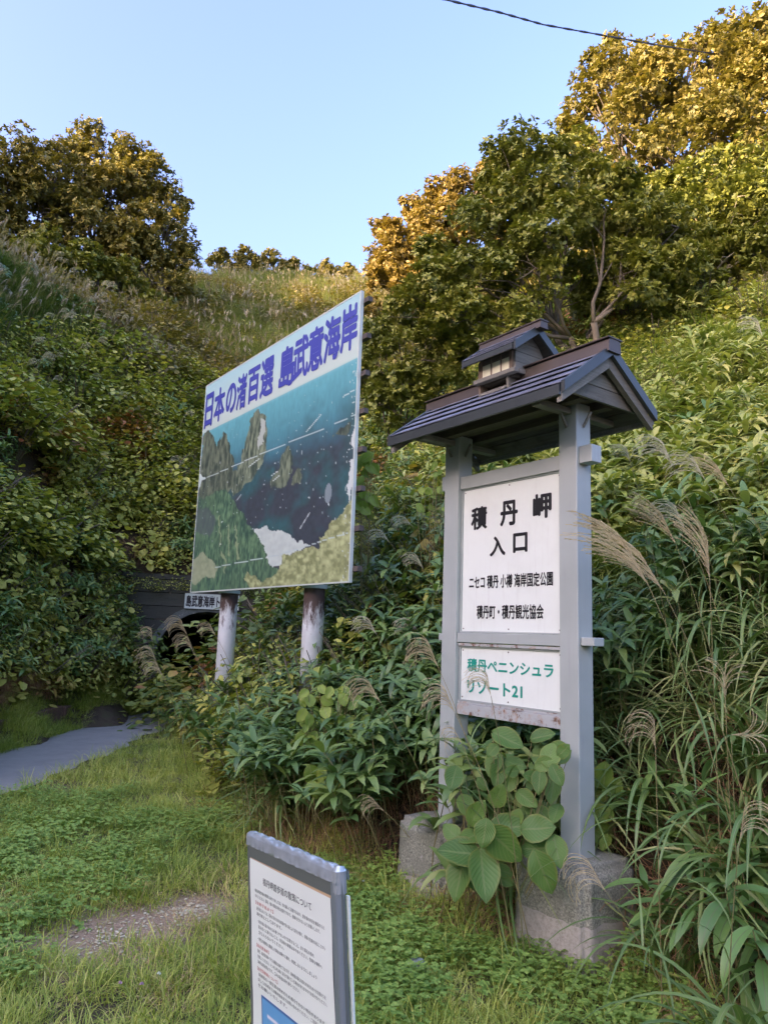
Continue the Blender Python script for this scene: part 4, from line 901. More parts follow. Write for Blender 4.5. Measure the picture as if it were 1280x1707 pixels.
# bamboo grass, everywhere low on the slopes
x, y, az, r, h = slope_pts(6500, -38, 38, 3.2, 26, .62)
py = pixely(x, y); w = fbm(x * .5, y * .5, 71)
low = np.where(az < -12, py > 900 + (w - .5) * 200, np.where(az < 6, py > 640 + (w - .5) * 300, py > 880 + (w - .5) * 500))
k = (w + low * .35 + (az < -9) * .06 > .62) & (RNG.uniform(0, 1, len(x)) < np.where(low, 1, .35)) & ~((az > 15) & ((RNG.uniform(0, 1, len(x)) < .6) | (r < 5.2))) & ~((az > -.5) & (az < 6) & (r < 5.5))
scatter('bamboo_grass_cover', 'sasa', x[k], y[k], .75, 1.15, .45, 'dense dark bamboo grass covering the lower slopes', 'bamboo grass')
# pampas leaves
x, y, az, r, h = slope_pts(4200, -38, 38, 3.4, 30, .62); w = fbm(x * .6, y * .6, 81); py = pixely(x, y)
k = ~((az > 14) & (r < 5.3) & (RNG.uniform(0, 1, len(x)) < .75)) & (w > np.where(az > 10, .30, np.where(az > -9, .50, .60))) & ~((az < -10) & (py > 640))
scatter('pampas_leaf_cover', 'susuki', x[k], y[k], .6, 1.05, .5, 'long arching pampas leaves growing over the slopes', 'grass')
# broad leaves (left bank, and upper middle)
x, y, az, r, h = slope_pts(9000, -38, 38, 4.6, 34, .7); w = fbm(x * .45, y * .45, 91); py = pixely(x, y)
k = np.where(az < -9, (py > 560) & (w > .38), np.where(az < 10, (r > 7.5) & (w > .45), (r > 9) & (w > .66)))
scatter('broad_leaf_cover', 'broad', x[k], y[k], .7, 1.25, .5, 'leafy green and yellowing undergrowth covering the banks', 'undergrowth')
x, y, az, r, h = slope_pts(1100, 5, 38, 4.6, 17, .7); w = fbm(x * .5, y * .5, 101); py = pixely(x, y)
k = (py < 960) & (w > .44); scatter('yellow_green_cover', 'yellow', x[k], y[k], .7, 1.2, .5, 'bright yellow green leaves on the upper right slope', 'undergrowth')
LIB['lightgrass'] = lib('light_grass_tufts', [grass_clump(46, .35, .9, .016, .16, [M['lightblade'], M['stalk'], M['plume_far']], (1.3, 3.0), 5, (.9, 1.5), True, p, .15) for p in (0, 0, 0, 0)])
LIB['lightsasa'] = lib('light_bamboo_grass_tufts', [sasa_clump(4, 4, 9, [M['yellowgreen'], M['stalk']], .20) for _ in range(4)])
x, y, az, r, h = slope_pts(4200, 3, 38, 4.2, 19, .66); w = fbm(x * .6, y * .6, 151); py = pixely(x, y); k = (py < 1000) & (w > .28)
scatter('light_grass_cover', 'lightgrass', x[k], y[k], .75, 1.25, .5, 'yellow-green arching grass on the right slope', 'grass')
x, y, az, r, h = slope_pts(3800, 3, 38, 4.6, 18, .68); w = fbm(x * .6, y * .6, 161); py = pixely(x, y); k = (py < 960) & (w > .50)
scatter('light_bamboo_grass_cover', 'lightsasa', x[k], y[k], .8, 1.25, .5, 'yellow-green bamboo grass on the upper right slope', 'bamboo grass')
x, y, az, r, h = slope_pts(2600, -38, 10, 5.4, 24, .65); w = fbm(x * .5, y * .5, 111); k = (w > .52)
scatter('dark_undergrowth', 'dark', x[k], y[k], .7, 1.1, .4, 'dark leaves in patches on the bank', 'undergrowth')
x, y, az, r, h = slope_pts(2400, -38, 38, 3.6, 20, .6); w = fbm(x * .7, y * .7, 121); k = (w > .47)
scatter('dead_grass', 'deadfall', x[k], y[k], .6, 1.1, .5, 'brown dead grass lying among the green growth', 'dead grass')
# the far hill
x, y, az, r, h = slope_pts(13000, -38, 38, 17, 78, .8); py = pixely(x, y); w = fbm(x * .22, y * .22, 131)
k = (r > 23.5); k &= ~((w < .42) & (r > 24) & (r < 46) & (az < -5) & (RNG.uniform(0, 1, len(x)) < .8))
scatter('hill_grass', 'hill', x[k], y[k], .8, 1.3, .3, 'tall grass with pale plumes on the hill at the back', 'grass')
x, y, az, r, h = slope_pts(3600, -38, 10, 20, 50, .8); w = fbm(x * .22, y * .22, 131); k = (w < .49)
scatter('hill_shrubs', 'hillshrub', x[k], y[k], .8, 1.5, .3, 'low brownish green scrub on the back hill', 'undergrowth')
x, y, az, r, h = slope_pts(5200, -38, -14, 16, 25.5, .8); py = pixely(x, y); w = fbm(x * .4, y * .4, 141); k = ((py < 590) & (w > .30)) | ((py < 660) & (w > .55))
LIB['crest'] = lib('crest_grass_tufts', [grass_clump(60, .35, .85, .014, .3, [M['susuki_far'], M['stalk'], M['plume_far']], (.7, 2.0), 3, (1.0, 1.5), False, p, .3) for p in (0, 1, 0, 1)])
scatter('crest_grass', 'crest', x[k], y[k], .7, 1.1, .4, 'green grass with a few pale plumes on the upper left slope', 'grass')
# grass strip between path and kerb, and hanging over the kerb
yy = RNG.uniform(5, 15, 1300); xx = pathx(yy) - RNG.uniform(.60, 1.25, 1300)
scatter('path_side_grass', 'tall', xx, yy, .5, .9, 0, 'grass growing between the path and the reddish kerb', 'grass')
yy = RNG.uniform(6, 15, 330); xx = -5.2 + RNG.normal(0, .08, 330) + (yy - 10) * .01
o = scatter('kerb_grass', 'deadfall', xx, yy, .3, .6, 0, 'dead grass hanging over the reddish kerb', 'dead grass', zoff=.28)

# ------------------------------------------------------------------ individual bamboo grass plants
sasa_leaf = []
for k in range(6):
    mb = MB(); ribbon(mb, (0, 0, 0), 0, [.20, .23, .26, .22, .18, .25][k], [.042, .050, .055, .058, .038, .046][k], 0, [.5, .9, 1.3, 1.6, .8, 1.1][k], 7, .22, 0, 'lance', [0, .2, -.2, .3, -.3, .1][k])
    sasa_leaf.append(mb.mesh('leaf', [M['sasa']], True))
sasa_culm = []
for k in range(4):
    mb = MB(); culm(mb, .55, .3, 0, .0045, 0); sasa_culm.append(mb.mesh('stem', [M['stalk']], True))
def where(px_, py_, r_z=None):
    z = hz(px_, py_) if r_z is None else r_z; q = CMn.T @ np.array([px_, py_, z + .3 - EYE]); X_, Y_ = PW / 2 - F * q[0] / q[2], PH / 2 + F * q[1] / q[2]
    hx = [(70, 'at the left picture edge'), (160, 'left of the path end'), (250, 'left of the tunnel'), (330, 'by the tunnel mouth'), (400, 'by the left billboard post'), (470, 'between the billboard posts'), (550, 'by the right billboard post'), (640, 'right of the billboard'),
          (730, 'just left of the entrance sign'), (850, 'behind the left sign half'), (940, 'behind the right sign half'), (1010, 'just right of the sign post'), (1090, 'right of the entrance sign'), (1190, 'towards the right picture edge'), (9999, 'at the right picture edge')]
    vy = [(480, 'near the skyline'), (560, 'high on the slope'), (640, 'level with the small roof'), (720, 'level with the eaves'), (800, 'above mid height'), (880, 'level with the black lettering'), (960, 'level with the billboard bottom'), (1040, 'at eye level'), (1120, 'level with the teal lettering'), (1200, 'below the white panels'), (1300, 'low down'), (1400, 'near the grass edge'), (9999, 'lowest at the lawn')]
    return next(t for v, t in hx if X_ < v) + ', ' + next(t for v, t in vy if Y_ < v)
def sasa_plant(px, py, h, lean_yaw, label, group, nl=None, ls=1.0):
    label = 'bamboo grass with pointed leaves ' + where(px, py)
    root = empty('bamboo_grass_plant', (px, py, hz(px, py) - .02), (0, 0, lean_yaw)); tag(root, label, 'bamboo grass', 'bamboo grass plants at the foot of the slope')
    sc = h / .55; link('stem', random.choice(sasa_culm), root, scl=(sc, sc, sc))
    nl = nl or random.randint(9, 13)
    for k in range(nl):
        t = 1 - .42 * (k / nl) * rnd(.6, 1); x_ = .3 * h * t * t; z_ = h * t
        link('leaf', random.choice(sasa_leaf), root, loc=(x_, 0, z_), rot=(rnd(-.4, .4), -rnd(-.5, .9) , k * 2.4 + rnd(-.4, .4)), scl=rnd(.8, 1.2) * ls)
def near_boundary(az, off):                         # distance where the slope starts, plus an offset
    b = np.interp(az, [-28, -23, -18, -13.5, -12, -8.5, -2, 2.75, 12, 16.5, 20.8, 27.9, 34], [11.6, 13.4, 15.5, 9.6, 8.6, 6.9, 5.5, 4.85, 4.35, 4.15, 3.9, 3.25, 3.0]); return b + off
cnt = 0
for az0, az1, n, lab, grp in ((-15.5, -9, 22, 'bamboo grass plant with long pointed leaves around the left billboard post', 'bamboo grass around the left billboard post'),
                              (-9, -1.5, 34, 'bamboo grass plant with broad drooping leaves in front of the right billboard post', 'bamboo grass in front of the right billboard post'),
                              (-1.5, 7, 30, 'bamboo grass plant with dark leaves between billboard and entrance sign', 'bamboo grass between the two signs'),
                              (7, 17, 12, 'bamboo grass plant behind the concrete footings of the entrance sign', 'bamboo grass behind the entrance sign'),
                              (17, 31, 26, 'bamboo grass plant on the slope right of the entrance sign', 'bamboo grass right of the entrance sign')):
    for i in range(n):
        a = rnd(az0, az1); r = near_boundary(a, abs(random.gauss(0, 1)) * (.9 if az0 < 10 else .7)); px_, py_ = r * math.sin(R_(a)), r * math.cos(R_(a))
        if not clear_of_things(np.array([px_]), np.array([py_]), .04)[0] or (-1.5 < a < 6.5 and r < 5.75): continue
        h = rnd(.32, .62) * (1.15 if az0 < -1 else .95)
        sasa_plant(px_, py_, h, math.atan2(-py_, -px_) + rnd(-1.2, 1.2), lab, grp, ls=1.05 if az0 < 7 else .95)

# ------------------------------------------------------------------ pampas: tussocks and plumes
blades = []
for k in range(8):
    mb = MB(); L_ = [.7, .85, 1.0, 1.1, .6, .9, .75, 1.15][k]
    ribbon(mb, (0, 0, 0), 0, L_, [.026, .032, .036, .040, .022, .032, .042, .034][k], 1.35, [1.6, 2.2, 2.7, 3.0, 1.3, 2.5, 2.9, 2.3][k], 12, .28, 0, 'blade', rnd(-.6, .6))
    blades.append(mb.mesh('blade', [M['susuki']], True))
def tussock(px, py, n, s, label, group=None, z=None):
    root = empty('pampas_grass_tussock', (px, py, (hz(px, py) if z is None else z) - .03)); tag(root, label if not group else 'arching pampas tussock ' + where(px, py), 'pampas grass', group and 'pampas tussocks on the slope')
    for k in range(n):
        a = rnd(0, 6.28); r = rnd(0, .07); b = random.choice(blades)
        link('blade', b, root, loc=(r * math.cos(a), r * math.sin(a), rnd(0, .12)), rot=(0, rnd(-.15, .3), a + rnd(-.6, .6)), scl=rnd(.75, 1.15) * s)
    return root
TP = [(25.0, 3.25, 30, .95, 'pampas grass tussock with long arching leaves beside the right concrete footing'), (28.5, 3.05, 30, .9, 'big arching pampas tussock at the lower right edge of the picture'),
      (21.0, 3.95, 26, .8, 'pampas tussock behind the right concrete footing, leaves falling over it'), (26.5, 4.1, 30, 1.0, 'pampas tussock up the bank right of the sign post, below the plumes')]
for a, r, n, s, l in TP: tussock(r * math.sin(R_(a)), r * math.cos(R_(a)), n, s, l)
for i in range(34):
    a = rnd(17.5, 32); r = near_boundary(a, rnd(.3, 2.6)); tussock(r * math.sin(R_(a)), r * math.cos(R_(a)), 20, rnd(.7, 1.0), 'dark green pampas tussock with arching leaves on the slope right of the entrance sign', 'pampas tussocks right of the entrance sign')
for i in range(8):
    a = rnd(-13, 7); r = near_boundary(a, rnd(1.6, 3.4)); tussock(r * math.sin(R_(a)), r * math.cos(R_(a)), 16, rnd(.6, .85), 'pampas tussock with thin arching leaves on the slope between the signs', 'pampas tussocks between the signs')
def plume_mesh(n, L_, droop, spread, mat, fuzz=1.0):
    mb = MB()
    for k in range(n):
        t = k / n; base = Vector((.02 * t * 0, 0, L_ * .55 * t)); yw = rnd(-spread, spread); p = base.copy(); a = 1.45 - rnd(0, .25); seg = 9; l = L_ * rnd(.75, 1.05) * (1 - .25 * t); st = l / seg
        ptsr = [p.copy()]
        dr = droop * rnd(.8, 1.2)
        for i in range(seg):
            p = p + Vector((math.cos(a) * math.cos(yw), math.cos(a) * math.sin(yw), math.sin(a))) * st; a -= dr / seg; ptsr.append(p.copy())
        mb.tube(ptsr, [.0011] * (seg + 1), 3, 0, False)
        for i in range(1, seg + 1):
            d = (ptsr[i] - ptsr[i - 1])
            for s in range(4):                      # spikelets
                q = ptsr[i - 1] + d * (s / 4); u = d.normalized() * .010 * fuzz + Vector((rnd(-1, 1), rnd(-1, 1), rnd(-1, .6))) * .0052 * fuzz; sd = Vector((rnd(-1, 1), rnd(-1, 1), rnd(-1, 1))).normalized() * .0015 * fuzz
                mb.add([q - sd, q + sd, q + u], [(0, 1, 2)])
    return mb.mesh('plume', [mat])
PL = {'open': [plume_mesh(20, .24, 2.3, .75, M['plume_tan']) for _ in range(3)], 'silver': [plume_mesh(20, .24, 1.9, .6, M['plume']) for _ in range(3)],
      'tight': [plume_mesh(26, .30, .75, .8, M['plume_tan'], 1.3) for _ in range(3)], 'star': [plume_mesh(13, .16, 1.6, 3.14, M['plume_tan']) for _ in range(2)],
      'hang': [plume_mesh(14, .24, 3.0, .45, M['plume_tan'], .8) for _ in range(2)]}
def plume(kind, bx, by, tx, ty, r, label, group=None, gofs=None, size=1.0, rootpx=None):
    """plume whose base is seen at (bx,by) and whose tip leans toward (tx,ty), at horizontal distance r; the stalk rises from the ground"""
    B = Vector(at(bx, by, r)); T = Vector(at(tx, ty, r)); d = (T - B); 
    if rootpx is None:
        g = B + Vector((-d.x, -d.y, 0)).normalized() * min(.5, (d.xy.length * 1.6)) if d.xy.length > .01 else B.copy()
    else: g = Vector(at(rootpx[0], rootpx[1], r + .1))
    gz_ = hz(g.x, g.y); root = empty('pampas_plume', (g.x, g.y, gz_)); tag(root, label, 'pampas plume', group)
    top = B - Vector((g.x, g.y, gz_)); mid = Vector((top.x * .35, top.y * .35, top.z * .6))
    mb = MB(); n = 8; P = [(Vector((0, 0, 0)) * (1 - t) ** 2 + mid * 2 * t * (1 - t) + top * t * t) for t in [i / n for i in range(n + 1)]]
    mb.tube(P, [.0032 - .0018 * i / n for i in range(n + 1)], 5); mb.build('stalk', M['stalk'], root, True)
    for k in (2, 4, 5):                             # narrow stem leaves
        lm = MB(); ribbon(lm, P[k], rnd(0, 6.28), rnd(.25, .5), .011, 1.2, rnd(1.2, 2.4), 8, .25, 0, 'blade'); lm.build('stalk_leaf', M['susuki'], root, True)
    z = (top - mid).normalized()
    if kind == 'hang': z = Vector((d.x, d.y, .25)).normalized()
    x = Vector((d.x, d.y, 0)); x = x.normalized() if x.length > 1e-4 else Vector((1, 0, 0)); zz = (z * .6 + d.normalized() * .6).normalized() if kind in ('tight', 'star') else (z + Vector((0, 0, .2))).normalized()
    yv = zz.cross(x); yv = yv.normalized() if yv.length > 1e-3 else Vector((0, 1, 0)); xv = yv.cross(zz)
    rot = Matrix((xv, yv, zz)).transposed().to_euler(); o = link('plume', random.choice(PL[kind]), root, loc=top, rot=rot, scl=size)
PLS = [('open', 730, 1112, 655, 1095, 4.5, 'tan one-sided plume brushing the left post of the entrance sign, level with the teal lettering', 1.15),
 ('open', 635, 1172, 548, 1140, 4.9, 'tan plume arching left, between the right billboard post and the entrance sign', 1.2),
 ('open', 758, 1188, 675, 1200, 4.0, 'tan plume fanning left over the left post below the sign rail', 1.0),
 ('hang', 770, 1240, 712, 1285, 4.0, 'small drooping tan plume over the left post just above its footing', .7),
 ('open', 818, 1160, 780, 1190, 3.85, 'tan plume in front of the lower white panel', .8),
 ('silver', 705, 948, 650, 930, 6.3, 'thin plume left of the sign post beside the white panel', .9),
 ('silver', 628, 1058, 588, 1015, 6.6, 'silvery plume arching left right of the billboard post', 1.1), ('silver', 700, 1055, 655, 1010, 6.6, 'silvery plume arching left close to the entrance sign post', 1.1),
 ('silver', 650, 905, 600, 895, 7.6, 'fluffy silver plume just right of the billboard edge', 1.1), ('silver', 690, 880, 640, 850, 8, 'grey plume on the slope above the silver ones right of the billboard', 1.2),
 ('tight', 1080, 975, 982, 812, 3.7, 'largest tan plume, leaning left towards the right sign post', 1.45), ('tight', 1105, 985, 1010, 850, 3.9, 'tan plume crossing behind the largest one right of the sign post', 1.35),
 ('tight', 1182, 962, 1176, 872, 3.9, 'upright fluffy orange-tan plume on a bare stalk at the right', 1.1), ('tight', 1125, 905, 1070, 800, 4.6, 'purplish tan plume above the largest plume', 1.1),
 ('silver', 1120, 775, 1062, 722, 5.2, 'silver plume fanning left just below the right roof eave', 1.3), ('silver', 1175, 800, 1112, 715, 5.2, 'silver plume beside the one below the roof eave, further right', 1.3),
 ('tight', 1215, 812, 1170, 730, 5.6, 'narrow brown plume right of the silver pair on the slope', 1.0), ('silver', 1140, 880, 1090, 800, 5.0, 'loose plume in the middle of the right slope', 1.1),
 ('star', 1208, 1165, 1208, 1140, 3.7, 'star-shaped open plume right of the sign, low on the slope', 1.25), ('star', 1218, 1225, 1222, 1250, 3.6, 'small drooping plume right under the star-shaped one', 1.0),
 ('hang', 1092, 1248, 1092, 1300, 3.6, 'tan plume hanging down right of the sign post at footing height', .9), ('hang', 1232, 1400, 1262, 1470, 3.1, 'hanging cream plume near the lower right corner', .85),
 ('hang', 1010, 1487, 930, 1600, 3.35, 'cream plume hanging in front of the right concrete footing', 1.0), ('silver', 1270, 560, 1240, 505, 8, 'white plume at the top of the right slope by the picture edge', 1.3),
 ('open', 312, 1058, 268, 1012, 8.6, 'pale plume in front of the tunnel mouth, the tallest there', 1.3), ('open', 262, 1105, 222, 1080, 8.8, 'pale plume left of the tunnel mouth arching left', 1.25), ('open', 272, 1128, 230, 1108, 8.7, 'lowest pale plume left of the tunnel mouth', 1.25),
 ('open', 322, 1085, 285, 1040, 8.5, 'pale plume crossing the dark tunnel opening', 1.2), ('open', 360, 1060, 315, 1035, 8.8, 'pale plume between tunnel mouth and left billboard post', 1.1), ('open', 255, 1070, 240, 1035, 9.0, 'small pale plume in front of the wall left of the tunnel', 1.0),
 ('open', 640, 1352, 585, 1380, 5.0, 'drooping tan plume near the grass left of the left footing', .8), ('silver', 1050, 770, 1005, 770, 5.0, 'grey plume beside the upper tie end of the right post', .7)]
for kd, bx, by, tx, ty, r, lab, sz in PLS: plume(kd, bx, by, tx, ty, r, lab, size=sz)
for i in range(22):                                 # plumes standing against the trees on the left crest
    a = rnd(-28.5, -18.5); r = 21.5 + rnd(-1.5, 1.0); gx0, gy0 = r * math.sin(R_(a)), r * math.cos(R_(a)); z0 = hz(gx0, gy0)
    root = empty('pampas_plume', (gx0, gy0, z0), (0, 0, rnd(-.6, .6))); tag(root, 'pale plume on the crest ' + where(gx0, gy0, z0 + 1), 'pampas plume', 'plumes on the left crest')
    mb = MB(); h = rnd(1.0, 1.5); mb.tube([(0, 0, 0), (h * .06, 0, h * .5), (h * .2, 0, h)], .006, 4); mb.build('stalk', M['stalk'], root)
    link('plume', random.choice(PL['silver']), root, loc=(h * .2, 0, h - .03), rot=(0, .25, 0), scl=rnd(1.0, 1.4))
for i in range(26):
    a = rnd(-24, -16) if i % 2 else rnd(-28, -22); r = rnd(16.5, 20.5); gx0, gy0 = r * math.sin(R_(a)), r * math.cos(R_(a)); z0 = hz(gx0, gy0)
    root = empty('pampas_plume', (gx0, gy0, z0), (0, 0, rnd(-1, 1))); tag(root, 'silver plume on the left bank ' + where(gx0, gy0, z0 + 1), 'pampas plume', 'plumes halfway up the left bank')
    mb = MB(); h = rnd(1.1, 1.5); mb.tube([(0, 0, 0), (h * .06, 0, h * .5), (h * .2, 0, h)], .006, 4); mb.build('stalk', M['stalk'], root)
    link('plume', random.choice(PL['silver']), root, loc=(h * .2, 0, h - .03), rot=(0, .4, 0), scl=rnd(1.0, 1.5))

# ------------------------------------------------------------------ big-leaved vine by the footings
def big_leaf_mesh(W_=.72, seg=8, cup=.12, wave=.02, serr=True):
    mb = MB(); vs = []; uvs = []; X5 = (-1, -.5, 0, .5, 1)
    for i in range(seg + 1):
        t = i / seg; w = W_ * .5 * (math.sin(math.pi * (t ** .8) * .985 + .03)) ** .75 if i < seg else .004
        for u in X5:
            vs.append((t - .06 * abs(u) * (1 - t) * (1 if i == 0 else .5), u * w * (1 + (.03 * (i % 2) if abs(u) == 1 else 0)), cup * w * abs(u) * 1.1 - .10 * t * t + wave * math.sin(t * 9 + u * 2))); uvs.append((u, t))
    mb.add(vs, [(i * 5 + j, i * 5 + j + 1, i * 5 + j + 6, i * 5 + j + 5) for i in range(seg) for j in range(4)], 0, uvs); return mb
BL = [big_leaf_mesh(w_, 9, c_, wv) for w_, c_, wv in ((.72, .2, .015), (.66, .35, .02), (.8, .1, .025))]
def vine(name, label, leaves, mat, r, cat='vine', root_at=None):
    meshes = [b.mesh('leaf', [M[mat]], True) for b in BL]
    P0 = at(*root_at); root = empty(name, (P0[0], P0[1], hz(P0[0], P0[1]))); tag(root, label, cat); o0 = Vector(root.location)
    view = Vector((0, 0, EYE))
    mbs = MB()
    for i, (cx, cy, L_, ang, dr) in enumerate(leaves):   # centre px, length px, direction in picture (deg, 0 right, 90 down)
        Pc = Vector(at(cx, cy, r + dr)); vd = (view - Pc).normalized(); rt = Vector((0, 0, 1)).cross(vd).normalized(); upv = vd.cross(rt)
        a = R_(ang); d = rt * math.cos(a) - upv * math.sin(a); tilt = rnd(-.75, .35); d2 = (d * math.cos(tilt) - vd * math.sin(tilt)).normalized()
        n = (vd - d2 * vd.dot(d2)); n = (n.normalized() + Vector((rnd(-.45, .45), rnd(-.45, .45), rnd(-.1, .8)))); n = (n - d2 * n.dot(d2)).normalized(); s = n.cross(d2)
        sz = L_ / F * (r + dr) * 1.04; base = Pc - d2 * sz * .5
        o = link('leaf', meshes[i % 3], root, loc=base - o0, rot=Matrix((d2, s, n)).transposed().to_euler(), scl=sz)
        bk = base - vd * .05 + Vector((0, 0, -.02)); mbs.tube([base - o0, bk - o0, (bk - o0) * .5 + Vector((0, 0, .03))], .0022, 4)
    mbs.build('stem', M['stalk'], root)
Z3 = lambda cx, cy: (620 + .375 * cx, 1180 + .375 * cy)
VL = []
for cx, cy, l, ang, dr in ((385, 640, 185, 185, 0), (495, 745, 215, 80, -.05), (585, 612, 190, 40, -.06), (385, 760, 180, 105, .04), (468, 465, 130, -60, .05), (498, 560, 120, 100, -.08), (430, 575, 110, 160, .06), (610, 530, 170, -10, .03), (738, 535, 150, -10, -.02),
                           (822, 640, 130, 75, -.04), (762, 735, 180, 65, -.1), (730, 622, 160, 175, 0), (560, 390, 130, -70, .1), (605, 140, 170, 20, .08), (792, 205, 130, -80, .02), (757, 252, 105, 150, .0), (742, 330, 120, 95, -.02), (708, 305, 90, 190, 0),
                           (822, 300, 110, 60, -.02), (800, 370, 130, 100, .1), (850, 190, 90, -50, 0), (640, 490, 120, -60, .12), (760, 125, 130, -20, .1), (350, 550, 110, 220, .08), (690, 480, 110, 240, .12), (590, 770, 90, 20, .08), (640, 250, 110, 10, .12), (815, 470, 110, 110, .1), (560, 290, 150, 100, .15), (600, 330, 130, 120, .15)):
    VL.append((*Z3(cx, cy), l * (.35 if len(VL) < 12 else .30), ang, dr))
for _ in range(20): VL.append((*Z3(rnd(340, 850), rnd(180, 760)), rnd(22, 44), rnd(10, 170), rnd(.03, .2)))
vine('broad_leaf_vine', 'vine with large veined green leaves growing between the two concrete footings', VL, 'vine', 4.02, root_at=(830, 1480, 4.15))
def rleaves(n, x0, x1, y0, y1, l0, l1): return [(rnd(x0, x1), rnd(y0, y1), rnd(l0, l1), rnd(20, 160), rnd(-.1, .15)) for _ in range(n)]
vine('broad_leaf_vine', 'pale yellow-green vine right behind the foot of the right sign post', rleaves(12, 995, 1030, 1290, 1410, 22, 40), 'vine_y', 4.5, root_at=(1015, 1420, 4.5))
vine('broad_leaf_sapling', 'bright lobed-leaf sapling under the right billboard post', rleaves(70, 490, 612, 1145, 1255, 12, 25), 'vine_y', 6.0, 'sapling', root_at=(560, 1290, 6.0))
vine('broad_leaf_sapling', 'small yellow-green sapling low in the bamboo grass left of the sign', rleaves(7, 520, 560, 1285, 1330, 26, 36), 'vine_y', 5.6, 'sapling', root_at=(540, 1340, 5.6))
vine('broad_leaf_sapling', 'pale leafed sapling right beside the billboard edge', rleaves(26, 588, 628, 750, 870, 14, 26), 'vine_y', 7.8, 'sapling', root_at=(612, 900, 7.8))
vine('broad_leaf_sapling', 'bright yellow-green sapling just left of the left sign post under the roof', rleaves(18, 700, 742, 765, 860, 10, 17), 'vine_y', 7.5, 'sapling', root_at=(720, 870, 7.5))

# ------------------------------------------------------------------ clover flowers
def flower(px, py, mat, label):
    P = at(px, py, 2.9 if py > 1600 else 3.4); r = EYE / -ray(px, py)[2] * .97; P = at(px, py, r); g = hz(P[0], P[1])
    root = empty('clover_flower', (P[0], P[1], g)); tag(root, label, 'flower'); h = max(.06, P[2] - g + .05)
    MB().tube([(0, 0, 0), (.005, 0, h)], .001, 4).build('stalk', M['clover'], root); mb = MB()
    for _ in range(60):
        a, b = rnd(0, 6.28), rnd(-.3, 1.5); d = Vector((math.cos(b) * math.cos(a), math.cos(b) * math.sin(a), math.sin(b))); s = d.orthogonal().normalized() * .0015
        c = Vector((.005, 0, h)); mb.add([c + d * .002 - s, c + d * .002 + s, c + d * .0105], [(0, 1, 2)])
    mb.build('flower_head', M[mat], root)
for px, py, m_, l in ((197, 1660, 'pink_flower', 'leftmost pink clover flower in the lower left lawn'), (233, 1662, 'pink_flower', 'second pink clover flower in the lower left lawn'), (262, 1644, 'white_flower', 'whitish clover flower above the pink pair in the lawn'),
                      (1083, 1587, 'pink_flower', 'pale pink clover flower right of the right footing'), (1015, 1612, 'pink_flower', 'pale pink clover flower at the base of the right footing'), (604, 1483, 'white_flower', 'small white flower right of the notice stand')): flower(px, py, m_, l)
# a grey stone in the grass left of the right footing
import bmesh
bm = bmesh.new(); bmesh.ops.create_icosphere(bm, subdivisions=3, radius=.07)
for v in bm.verts: v.co *= 1 + (float(fbm(np.array([v.co.x * 30]), np.array([v.co.y * 30 + v.co.z * 20]), 2)[0]) - .5) * .5; v.co.z *= .55
me = bpy.data.meshes.new('stone'); bm.to_mesh(me); bm.free(); me.materials.append(mat_concrete('grey_stone', (.28, .29, .29))); P = at(690, 1592, 3.9)
st = link('stone', me, loc=(P[0], P[1], hz(P[0], P[1]) + .03)); tag(st, 'grey stone half sunk in the grass between notice stand and right footing', 'stone')

# ------------------------------------------------------------------ shrubs on the left bank
def dome_leaves(n, L_, mats, seed, flat=.75):
    rg = random.Random(seed); mb = MB()
    for _ in range(n):
        a = rg.uniform(0, 6.28); b = math.asin(rg.uniform(-.1, 1)); r = rg.uniform(.55, 1.05) + .18 * math.sin(a * 3 + seed) * math.cos(b * 3)
        p = Vector((math.cos(b) * math.cos(a), math.cos(b) * math.sin(a), math.sin(b) * flat)) * r; p.z += .15
        l = L_ * rg.uniform(.6, 1.25); leaf6(mb, p, a + rg.uniform(-1, 1), rg.uniform(-.9, .3), l, l * .68, rg.uniform(-.5, .5))
    return mb.mesh('foliage', mats)
def shrub_stems(seed):
    rg = random.Random(seed); mb = MB()
    for _ in range(9):
        a = rg.uniform(0, 6.28); r = rg.uniform(.3, .8); mb.tube([(0, 0, -.1), (r * .4 * math.cos(a), r * .4 * math.sin(a), .35), (r * math.cos(a), r * math.sin(a), rg.uniform(.5, .85))], [.02, .014, .006], 5)
    return mb.mesh('stems', [M['bark']])
SHM = {k: [dome_leaves(620, .105, [M[k]], 10 + i) for i in range(4)] for k in ('broad', 'yellowgreen', 'darkleaf', 'oak_brown')}
STM = [shrub_stems(i) for i in range(3)]
def shrub(x_, y_, s, kind, label, group, z_=None): 
    root = empty('shrub', (x_, y_, (hz(x_, y_) - .1) if z_ is None else z_), (rnd(-.1, .1), rnd(-.1, .1), rnd(0, 6.28))); root.scale = (s, s, s * rnd(.8, 1.1)); tag(root, {'broad': 'green and yellowing', 'yellowgreen': 'bright yellow-green', 'darkleaf': 'dark', 'oak_brown': 'brownish'}[kind] + ' shrub ' + where(x_, y_), 'shrub', 'shrubs on the banks')
    link('foliage', random.choice(SHM[kind]), root); link('stems', random.choice(STM), root)
